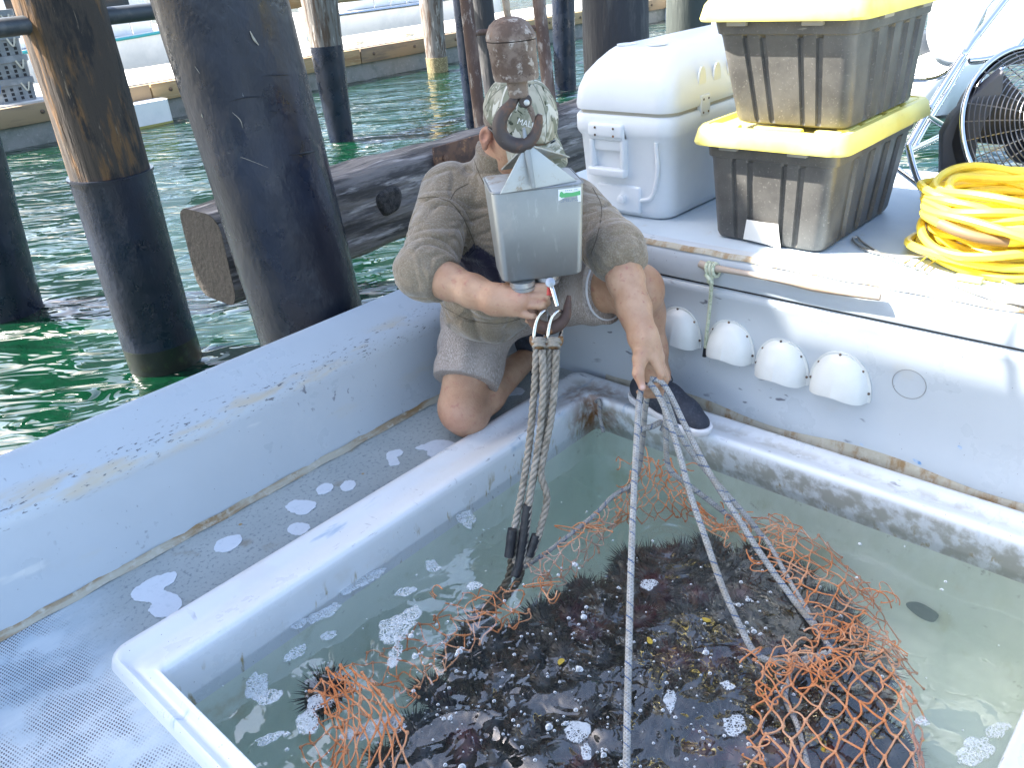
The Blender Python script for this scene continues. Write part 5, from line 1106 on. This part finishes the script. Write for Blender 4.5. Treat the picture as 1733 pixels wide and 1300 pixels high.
nrmz = lambda v: np.array(v, float)/np.linalg.norm(v)
J = dict(shR=dep(760, 325, 2.28), elR=dep(722, 462, 2.08), wrR=dep(836, 507, 1.98), shL=dep(972, 352, 2.24), elL=dep(1046, 432, 2.05), wrL=dep(1089, 572, 1.965),
         nk=dep(862, 292, 2.22), hd=dep(878, 205, 2.08), ch=dep(862, 400, 2.32), be=dep(835, 480, 2.44), pe=dep(858, 485, 2.60),
         hpR=dep(820, 508, 2.60), hpL=dep(930, 485, 2.56), knR=np.array([1.432, 1.632, .066]), anR=np.array([1.855, 1.745, .075]),
         knL=dep(1078, 488, 2.31), anL=np.array([1.835, 1.215, .17]))
# --- skin
n = NT('skin'); c = n.mix(n.ramp(n.noise(14), .35, .65), (.46, .285, .18), (.38, .215, .13)); c = n.mix(n.ramp(n.noise(60, detail=3), .56, .72), c, (.36, .17, .115)); c = n.mix(n.math('MULTIPLY', n.ramp(n.vor(110), .12, .04), .35), c, (.30, .14, .08))
red = n.attr('red'); c = n.mix(red, c, (.48, .21, .15)); c = n.mix(n.attr('nail'), c, (.62, .40, .33))
n.put(n.p.inputs['Base Color'], c); n.p.inputs['Roughness'].default_value = .48; n.p.inputs['Subsurface Weight'].default_value = .08; n.p.inputs['Subsurface Radius'].default_value = (.01, .004, .002)
n.bump(n.math('ADD', n.math('ADD', n.noise(220, detail=3), n.math('MULTIPLY', n.vor(160), .6)), n.math('MULTIPLY', n.noise(45, detail=3), 2.5)), .4, .0015); m_skin = n.m
man = thing('person', 'man in khaki fleece, camouflage cap and shorts kneeling by the hold', 'person', (1.62, 1.62, 0))
B = Field((1.05, .80, -.01), (2.10, 2.0, 1.12), .0036)
hf = nrmz([-.16, -.80, -.52]); hr = nrmz(np.cross(hf, [0, 0, 1])); hu = np.cross(hr, hf)
hc = J['hd']
B.ell(hc, (hr, hf, hu), (.074, .094, .098), .01)
B.ell(hc+hf*.030-hu*.060, (hr, hf, hu), (.058, .066, .070), .03)                     # jaw
B.cone(hc+hf*.088-hu*.005, hc+hf*.104-hu*.040, .009, .014, .014)                      # nose
B.cone(hc+hf*.085-hu*.072+hr*.02, hc+hf*.085-hu*.072-hr*.02, .008, .008, .01)         # lips
B.cone(hc+hf*.074-hu*.108, hc+hf*.078-hu*.104, .018, .018, .02)                       # chin
for s_ in (-1, 1):
    B.ell(hc+hf*.083+hr*.03*s_-hu*.006, (hr, hf, hu), (.016, .010, .010), .008)
    e0 = hc+hr*.073*s_-hf*.010-hu*.035; ed = nrmz(hr*s_*.35-hf*.9)
    B.ell(e0+hr*.012*s_, (nrmz(hr*s_*.9+hf*.45), nrmz(np.cross(hu, hr*s_*.9+hf*.45)), hu), (.008, .018, .029), .006)
    B.ell(e0+hr*.008*s_+hf*.004-hu*.030, (hr, hf, hu), (.007, .010, .012), .006)
    B.carve(e0+hr*.019*s_+hf*.002+hu*.002, (nrmz(hr*s_*.9+hf*.45), nrmz(np.cross(hu, hr*s_*.9+hf*.45)), hu), (.007, .009, .017))
B.cone(J['nk']+np.array([0, 0, -.02]), hc-hu*.07-hf*.025, .060, .056, .03)
B.cone(J['nk'], J['ch'], .09, .12, .04); B.cone(J['ch'], J['pe'], .12, .12, .04)
B.cone(J['shR'], J['shL'], .06, .06, .04); B.cone(J['hpR'], J['hpL'], .09, .09, .04)
for s_ in 'RL':
    sh, el, wr = J['sh'+s_], J['el'+s_], J['wr'+s_]; v_ = wr-el; L_ = np.linalg.norm(v_); v_ /= L_
    B.cone(sh, el, .048, .042, .02); B.chain([el, el+v_*.07, el+v_*.15, wr-v_*.02, wr+v_*.01], [.037, .041, .036, .027, .0265], .03)
# right leg (kneeling): thigh, knee, shin lying back
B.cone(J['hpR'], J['knR']+np.array([.02, .02, .045]), .085, .066, .03); B.cone(J['knR']+np.array([0, 0, .03]), J['knR']+np.array([.03, .01, .0]), .062, .060, .03)
v_ = J['anR']-J['knR']; B.chain([J['knR']+v_*.08, J['knR']+v_*.35+np.array([0, 0, .01]), J['anR']], [.055, .056, .038], .03)
# left leg (raised knee)
B.cone(J['hpL'], J['knL'], .088, .066, .03); B.ell(J['knL']+np.array([-.012, -.02, -.005]), np.eye(3), (.060, .060, .062), .03)
v_ = J['anL']-J['knL']; B.chain([J['knL'], J['knL']+v_*.32+np.array([.022, .018, 0]), J['knL']+v_*.7, J['anL'], J['anL']+np.array([0, 0, -.06])], [.060, .060, .045, .036, .036], .03)
# right fist round the hook collar (fingers run to the right and curl away)
wr = J['wrR']; d0 = 1.958
mcp = [dep(887, 487, d0-.002), dep(882, 501, d0-.006), dep(876, 515, d0-.004), dep(870, 527, d0+.004)]
for p in mcp: B.cone(wr+(p-wr)*.15, p, .026, .0135, .022)
B.cone(wr, (mcp[1]+mcp[2])/2, .030, .021, .02)
fr = [[(887, 487, 0), (925, 486, -.004), (930, 496, .020), (914, 499, .030)], [(882, 501, 0), (921, 502, -.008), (925, 512, .018), (908, 515, .030)], [(876, 515, 0), (915, 517, -.006), (919, 526, .018), (903, 529, .030)], [(870, 527, 0), (902, 536, .0), (907, 543, .020), (893, 543, .032)]]
for f_, r_ in zip(fr, (.0105, .0108, .0102, .0092)): B.chain([dep(x, y, d0+q) for x, y, q in f_], [r_*1.18, r_*1.05, r_*.95, r_*.82], .0035)
B.chain([wr+(mcp[0]-wr)*.35, dep(868, 482, d0+.030), dep(892, 474, d0+.040), dep(912, 480, d0+.042)], [.020, .014, .0115, .009], .010)
# left hand hanging down, ropes pinched over the fingers
wr = J['wrL']; d1 = 1.955
fL = [[(1104, 606, -.002), (1119, 634, .002), (1112, 656, .018), (1090, 657, .006)], [(1109, 606, .012), (1124, 640, .018), (1114, 664, .030), (1082, 664, .012)], [(1112, 606, .028), (1127, 640, .034), (1116, 668, .044), (1094, 670, .024)], [(1114, 604, .042), (1127, 634, .050), (1118, 660, .056), (1100, 668, .044)]]
for f_, r_ in zip(fL, (.0100, .0103, .0098, .0088)):
    P = [dep(x, y, d1+q) for x, y, q in f_]; B.cone(wr, P[0], .026, .0135, .020); B.chain(P, [r_*1.2, r_*1.05, r_*.92, r_*.78], .0035)
P = [wr+np.array([0, 0, -.010]), dep(1083, 608, d1-.014), dep(1080, 632, d1-.022), dep(1087, 656, d1-.024)]; B.chain(P, [.024, .0165, .0125, .0090], .010)
thumb_tip = P[3]
ear = hc+hr*.073-hf*.010-hu*.035
def near(p, r_): return lambda V: np.exp(-((V-p)**2).sum(1)/(r_*r_))
redf = lambda V: np.clip(near(ear, .035)(V)*.8+near(ear-hu*.07-hf*.03, .05)(V)*.55+.5*near(mcp[1], .035)(V)+.4*near(thumb_tip, .02)(V)+.35*near(J['knR']+np.array([-.05, -.03, .03]), .06)(V), 0, 1)
nailp = [thumb_tip-Fv*.009-Rv*.001, ] 
nailf = lambda V: np.clip(sum(np.exp(-((V-p)**2).sum(1)/(.006**2)) for p in nailp)*1.5, 0, 1)
body = surf(B, 'body', m_skin, man, 2, {'red': redf, 'nail': nailf})
# --- fleece
m_fl = NT('khaki_fleece'); n = m_fl
c = n.mix(n.ramp(n.noise(5), .35, .65), (.215, .172, .118), (.175, .138, .093)); c = n.mix(n.ramp(n.noise(260, detail=2), .45, .68), c, (.262, .222, .165)); c = n.mix(n.attr('band'), c, (.016, .014, .028))
n.put(n.p.inputs['Base Color'], c); n.p.inputs['Roughness'].default_value = .95; n.p.inputs['Sheen Weight'].default_value = .35; n.p.inputs['Specular IOR Level'].default_value = .2
rg = n.math('ABSOLUTE', n.math('SUBTRACT', n.noise(5.5, n.map((1, 1, 2.0), rot=(.4, .3, .5)), 1, .4, 1.2), .5)); rg = n.ramp(rg, .0, .13); rg2 = n.ramp(n.math('ABSOLUTE', n.math('SUBTRACT', n.noise(17, n.map((1.3, 1, 1), loc=(3, 1, 8)), 2, .5, 1.8), .5)), .0, .12)
b1_ = n.new('Bump'); b1_.inputs['Strength'].default_value = .5; b1_.inputs['Distance'].default_value = .016; n.put(b1_.inputs['Height'], n.math('ADD', rg, n.math('MULTIPLY', rg2, .12)))
b2n = n.new('Bump'); b2n.inputs['Strength'].default_value = .45; b2n.inputs['Distance'].default_value = .0022; n.put(b2n.inputs['Height'], n.math('ADD', n.noise(420, detail=2), n.math('MULTIPLY', n.noise(38), 1.4))); n.put(b2n.inputs['Normal'], b1_.outputs[0]); n.put(n.p.inputs['Normal'], b2n.outputs[0])
G = Field((1.05, .80, .12), (2.10, 2.10, 1.05), .0045)
def folds(amp, fq, ph, lo, hi, tw=1.0):
    def f(X, Y, Z, t_):
        env = np.clip((t_-lo)/.25, 0, 1)*np.clip((hi-t_)/.12+.3, 0, 1)
        w_ = np.sin(fq*t_*3.6+ph+(X*17-Y*23+Z*13)*tw+1.5*np.sin(X*38+Z*23+ph)+1.2*np.sin(Y*41-Z*33+ph)); am = .55+.45*np.sin(X*27+Y*33-Z*21+ph*2); return amp*env*(1.6*am*(1-np.abs(w_))**2.6-.25)
    return f
def tors(X, Y, Z, t_): return .012*(1-np.abs(np.sin(X*14+Z*17-Y*9+1.5*np.sin(Y*12+Z*9))))**3-.006*np.sin(X*24+Z*19+2*np.sin(Y*15))*np.sin(Z*31-Y*19+1)-.004*np.sin(Z*60+X*30+2*np.sin(Y*22))
T1 = dict(mod=tors)
G.cone(J['nk']+np.array([.0, .0, -.06]), J['ch'], .115, .150, .05, **T1); G.cone(J['ch'], J['be'], .150, .148, .05, **T1); G.cone(J['be'], J['be']+(J['pe']-J['be'])*.55, .148, .145, .05, **T1)
G.cone(J['shR']+(J['shL']-J['shR'])*.12, J['shL']+(J['shR']-J['shL'])*.12, .080, .076, .05, **T1)
hem = dep(815, 522, 2.40); G.cone(J['be'], hem, .13, .095, .06, **T1)
# collar
cdir = nrmz(hc-hu*.07-hf*.03-J['nk']); ctop = J['nk']+cdir*.085
G.cone(J['nk']-cdir*.05, ctop, .096, .080, .03, cut=(ctop, cdir))
cuts = {}
for s_, ph in (('R', .4), ('L', 2.1)):
    sh, el, wr = J['sh'+s_], J['el'+s_], J['wr'+s_]; v_ = nrmz(wr-el)
    G.cone(sh, el, .079, .069, .035, mod=folds(.013, 5.6, ph, .22, 1.0, .5))
    ce = el+v_*(.055 if s_ == 'R' else .035); cuts[s_] = (ce, v_)
    G.cone(el-v_*.02, ce+v_*.03, .068, .054, .02, mod=folds(.010, 2.4, ph+1, -.3, 1.4, .5), cut=(ce, v_))
    a_ = nrmz(np.cross(v_, [.2, .1, 1])); b2_ = np.cross(v_, a_)
spn = nrmz(J['be']-J['ch']); 
def bandf(V):
    t_ = (V-J['ch']) @ spn; dT = np.abs(np.linalg.norm((V-J['ch'])-np.outer(t_, spn), axis=1)-.150)
    def dist(a, b_):
        ab = b_-a; q = np.clip(((V-a) @ ab)/(ab @ ab), 0, 1); return np.linalg.norm(V-a-q[:, None]*ab, axis=1)
    inarm = np.minimum(np.minimum(dist(J['shR'], J['elR']), dist(J['elR'], cuts['R'][0])), np.minimum(dist(J['shL'], J['elL']), dist(J['elL'], cuts['L'][0]))) < .098
    return ((t_ > BAND[0]) & (t_ < BAND[1]) & ~inarm).astype(float)
BAND = (-.03, .105)
fle = surf(G, 'fleece_pullover', m_fl.m, man, 1, {'band': bandf})
from mathutils.bvhtree import BVHTree
bv = BVHTree.FromPolygons([tuple(v.co) for v in fle.data.vertices], [tuple(p.vertices) for p in fle.data.polygons])
m_seam = mat('fleece_seam', (.085, .068, .046), .95)
for pts in ([(708, 336), (735, 333), (761, 341)], [(761, 341), (775, 355), (792, 385), (806, 420)], [(761, 341), (772, 322), (792, 311)], [(792, 232), (800, 262), (812, 296), (830, 330)], [(752, 520), (790, 540), (840, 548), (880, 540)], [(1003, 318), (1018, 350), (1012, 395), (1000, 430)]):
    q = []
    for x, y in spline(np.array(pts, float), 5):
        d = ray(x, y); h_ = bv.ray_cast(Vector(CP), Vector(d/np.linalg.norm(d)))
        if h_[0] is not None: q.append(np.array(h_[0])-Fv*.0002)
    if len(q) > 3: MB().tube(q, .0011, 5).build('seam', m_seam, fle)
# --- shorts
n = NT('heather_shorts'); st = n.map((1, 1, .25)); c = n.mix(n.ramp(n.noise(300, st, 2), .40, .62), (.23, .195, .17), (.43, .385, .35)); c = n.mix(n.ramp(n.noise(260, n.map((.25, .25, 1)), 2), .52, .7), c, (.29, .25, .225)); c = n.mix(n.ramp(n.noise(9), .4, .7), c, (.33, .29, .26))
n.put(n.p.inputs['Base Color'], c); n.p.inputs['Roughness'].default_value = .9; n.bump(n.noise(420, detail=1), .3, .001); m_sh = n.m
G = Field((1.25, 1.0, .05), (2.10, 2.05, .75), .0045)
wr_ = lambda X, Y, Z, t_: -.006*np.sin(X*40+Z*20+2*np.sin(Y*25))*np.sin(Z*26+Y*31)
G.cone(J['hpR'], J['hpL'], .125, .125, .05, mod=wr_); G.cone(J['pe'], J['pe']+np.array([0, 0, .08]), .15, .15, .05)
kd = nrmz(J['knR']+np.array([.02, .02, .045])-J['hpR']); ce = J['knR']+np.array([.02, .02, .045])-kd*.068
G.cone(J['hpR'], ce+kd*.03, .118, .101, .04, mod=wr_, cut=(ce, kd))
kd = nrmz(J['knL']-J['hpL']); ce = J['hpL']+kd*.235
G.cone(J['hpL'], ce+kd*.04, .120, .103, .04, mod=wr_, cut=(ce, kd))
surf(G, 'shorts', m_sh, man, 2)
# white lining showing inside the raised leg's hem
m_lin = mat('white_lining', (.66, .67, .70), .9)
a_ = nrmz(np.cross(kd, [0, 0, 1])); b2_ = np.cross(a_, kd)
MB().loft([[ce+kd*o_+(a_*math.cos(q)+b2_*math.sin(q))*r_ for q in np.linspace(0, 6.283, 30, endpoint=False)] for o_, r_ in ((-.02, .094), (.004, .0945), (.0045, .090), (-.02, .088))]).build('lining', m_lin, man, 60)
# --- cap
n = NT('camo_cap'); c = n.mix(n.ramp(n.noise(18, n.map((1, 1, .45)), 3, .5, 1.5), .42, .56), (.37, .355, .28), (.19, .20, .145))
c = n.mix(n.ramp(n.noise(34, n.map((1.6, .5, .7), rot=(.5, .4, .2)), 2, .5, 2), .58, .64), c, (.035, .045, .028)); c = n.mix(n.ramp(n.noise(26, n.map((.6, 1.5, .5), rot=(.2, .7, .9), loc=(3, 3, 1)), 2, .5, 2), .56, .64), c, (.56, .55, .48))
n.put(n.p.inputs['Base Color'], c); n.p.inputs['Roughness'].default_value = .9; n.bump(n.noise(500, detail=1), .25, .001); m_cap = n.m
cu = nrmz(hu-hf*.10); G = Field(hc-.16, hc+.16, .004)
G.ell(hc+hu*.012, (hr, hf, hu), (.087, .107, .103), .005, cut=(hc+hu*.004, -cu))
cap = surf(G, 'camouflage_cap', m_cap, man, 2)
L = []
for q in np.linspace(-1, 1, 25):                               # curved bill
    a = q*1.15; base = hc+hu*.010+hr*.086*math.sin(a)+hf*.104*math.cos(a); L.append((base, q))
bl = MB(); top_, bot_ = [], []
for k, s_ in enumerate(np.linspace(0, 1, 8)):
    row = []
    for p, q in L: row.append(p+hf*(.075*s_*(1-.35*q*q))-hu*(.016*s_+.026*q*q*s_)+hr*q*.004*s_)
    top_.append(row)
bl.loft(top_, closed=False); bl.loft([[p-hu*.004 for p in r__] for r__ in top_], closed=False); bl.loft([top_[-1], [p-hu*.004 for p in top_[-1]]], closed=False)
bl.build('bill', m_cap, cap, 70)
MB().lathe([(.008, 0), (.007, .004), (.001, .006)], 14, Matrix.Translation(hc+hu*.114) @ Vector(hu).to_track_quat('Z', 'Y').to_matrix().to_4x4()).build('button', m_cap, cap, 60)
def cap_pt(a, e_, o_=.0015):                                  # a: round the head from the front, e_: elevation
    d = hr*math.sin(a)*math.cos(e_)/1+hf*math.cos(a)*math.cos(e_)+hu*math.sin(e_)
    v_ = np.array([d @ hr, d @ hf, d @ hu]); s_ = 1/math.sqrt(((v_/np.array([.087, .107, .103]))**2).sum()); return hc+hu*.012+d*(s_+o_)
m_stitch = mat('cap_seam', (.16, .17, .13), .9); m_white = mat('cap_letters', (.75, .76, .74), .7)
for a in (0, 1.05, -1.05, 2.1, -2.1, 3.14): MB().tube([cap_pt(a, e_, .0003) for e_ in np.linspace(.06, 1.5, 14)], .0009, 5).build('seam', m_stitch, cap)
tc = bpy.data.curves.new('cap_text', 'FONT'); tc.body = 'MALIBU'; tc.size = 1.0; tc.align_x = 'CENTER'; tc.resolution_u = 3
to = bpy.data.objects.new('cap_text', tc); COL.objects.link(to); bpy.context.view_layer.update()
tm = bpy.data.meshes.new_from_object(to); COL.objects.unlink(to); bpy.data.objects.remove(to)
bm = bmesh.new(); bm.from_mesh(tm); bmesh.ops.subdivide_edges(bm, edges=bm.edges, cuts=1); bm.to_mesh(tm); bm.free()
for v in tm.vertices: v.co = cap_pt(.48-v.co.x*.20, .45+v.co.y*.20, .0025)
tm.materials.clear(); tm.materials.append(m_white); to = bpy.data.objects.new('cap_lettering', tm); COL.objects.link(to); to.parent = cap
# hair behind the ear and sunglasses arm
m_hair = mat('grey_hair', (.20, .16, .13), .8, layers=((80, (.36, .33, .30), .5, .65),))
G = Field(hc-.15, hc+.15, .004); G.ell(hc-hf*.012-hu*.006, (hr, hf, hu), (.078, .090, .09), .005, cut=(hc-hu*.030-hf*.0, -hu)); 
q = G.sl(hc-.15, hc+.15); X, Y, Z = G.pts(q); G.F[q] = np.maximum(G.F[q], ((X-hc[0])*hf[0]+(Y-hc[1])*hf[1]+(Z-hc[2])*hf[2]+.0).astype(np.float32))
surf(G, 'hair', m_hair, man, 1)
sg = MB()
for s_ in (1, -1): sg.tube([hc+hr*s_*.083-hf*.030-hu*.030, hc+hr*s_*.084-hf*.005-hu*.008, hc+hr*s_*.080+hf*.05-hu*.008, hc+hr*s_*.066+hf*.088-hu*.008], .0032, 8, smooth=5)
gls = sg.build('sunglasses', mat('black_frame', (.012, .012, .014), .3), man)
for s_ in (1, -1): MB().lathe([(.024, -.001), (.024, .001), (.018, .003)], 18, Matrix.Translation(hc+hr*s_*.034+hf*.100-hu*.012) @ Vector(nrmz(hf+hr*s_*.35)).to_track_quat('Z', 'Y').to_matrix().to_4x4()).build('lens', m_glass, gls, 50)
# --- shoes
m_shoe = mat('navy_shoe', (.020, .026, .040), .7, layers=((120, (.05, .06, .08), .48, .66), (8, (.03, .035, .05), .5, .7)), bump=(200, .4, .0015)); m_sole = mat('white_sole', (.70, .70, .72), .55, layers=((30, (.5, .5, .5), .62, .75),)); m_lace = mat('black_lace', (.03, .03, .035), .8)
def shoe(heel, toe, upv, base_off, lab):
    ax = nrmz(toe-heel); sv = nrmz(np.cross(upv, ax)); upn = np.cross(ax, sv); L_ = np.linalg.norm(toe-heel)
    lo = np.minimum(heel, toe)-.12; hi = np.maximum(heel, toe)+.12+np.array([0, 0, .08])
    P = lambda s_, u_, y_=0: heel+ax*(L_*s_)+upn*u_+sv*y_
    G = Field(lo, hi, .0036)
    G.chain([P(.06, .045), P(.20, .050), P(.45, .052), P(.70, .038), P(.90, .030)], [.036, .040, .042, .040, .030], .03)
    G.cone(P(.10, .06), P(.20, .095), .034, .040, .02, cut=(P(0, .098), upn)); G.cone(P(.25, .07), P(.5, .06), .036, .034, .02)
    q = tuple(slice(0, k) for k in G.n); X, Y, Z = G.pts(q); pl_ = ((X-heel[0])*upn[0]+(Y-heel[1])*upn[1]+(Z-heel[2])*upn[2]); G.F = np.maximum(G.F, (.018-pl_).astype(np.float32))
    up_ = surf(G, 'shoe', m_shoe, man, 2)
    G = Field(lo, hi, .0036); G.chain([P(.05, .02), P(.22, .02), P(.5, .02), P(.75, .02), P(.92, .022)], [.040, .040, .040, .046, .034], .03)
    X, Y, Z = G.pts(q); G.F = np.maximum(G.F, np.maximum(pl_-.026, .001-pl_).astype(np.float32)); surf(G, 'sole', m_sole, up_, 1)
    mb = MB()
    for k in range(5):
        s_ = .30+.085*k; u_ = .098-.010*k
        mb.tube([P(s_, u_-.018, -.022), P(s_+.015, u_-.002, -.008), P(s_+.03, u_-.002, .008), P(s_+.045, u_-.018, .022)], .0024, 6, smooth=4)
    for y_ in (-1, 1): mb.tube([P(.29, .088), P(.30, .105, y_*.018), P(.34, .110, y_*.034), P(.38, .092, y_*.036), P(.33, .088, y_*.012)], .0022, 6, smooth=5)
    mb.build('laces', m_lace, up_)
shoe(np.array([1.845, 1.285, .062]), np.array([1.775, 1.010, .062]), np.array([0, 0, 1.]), 0, 'raised')
shoe(np.array([1.930, 1.768, .235]), np.array([1.945, 1.772, -.010]), np.array([-.97, -.24, 0]), 0, 'kneeling')
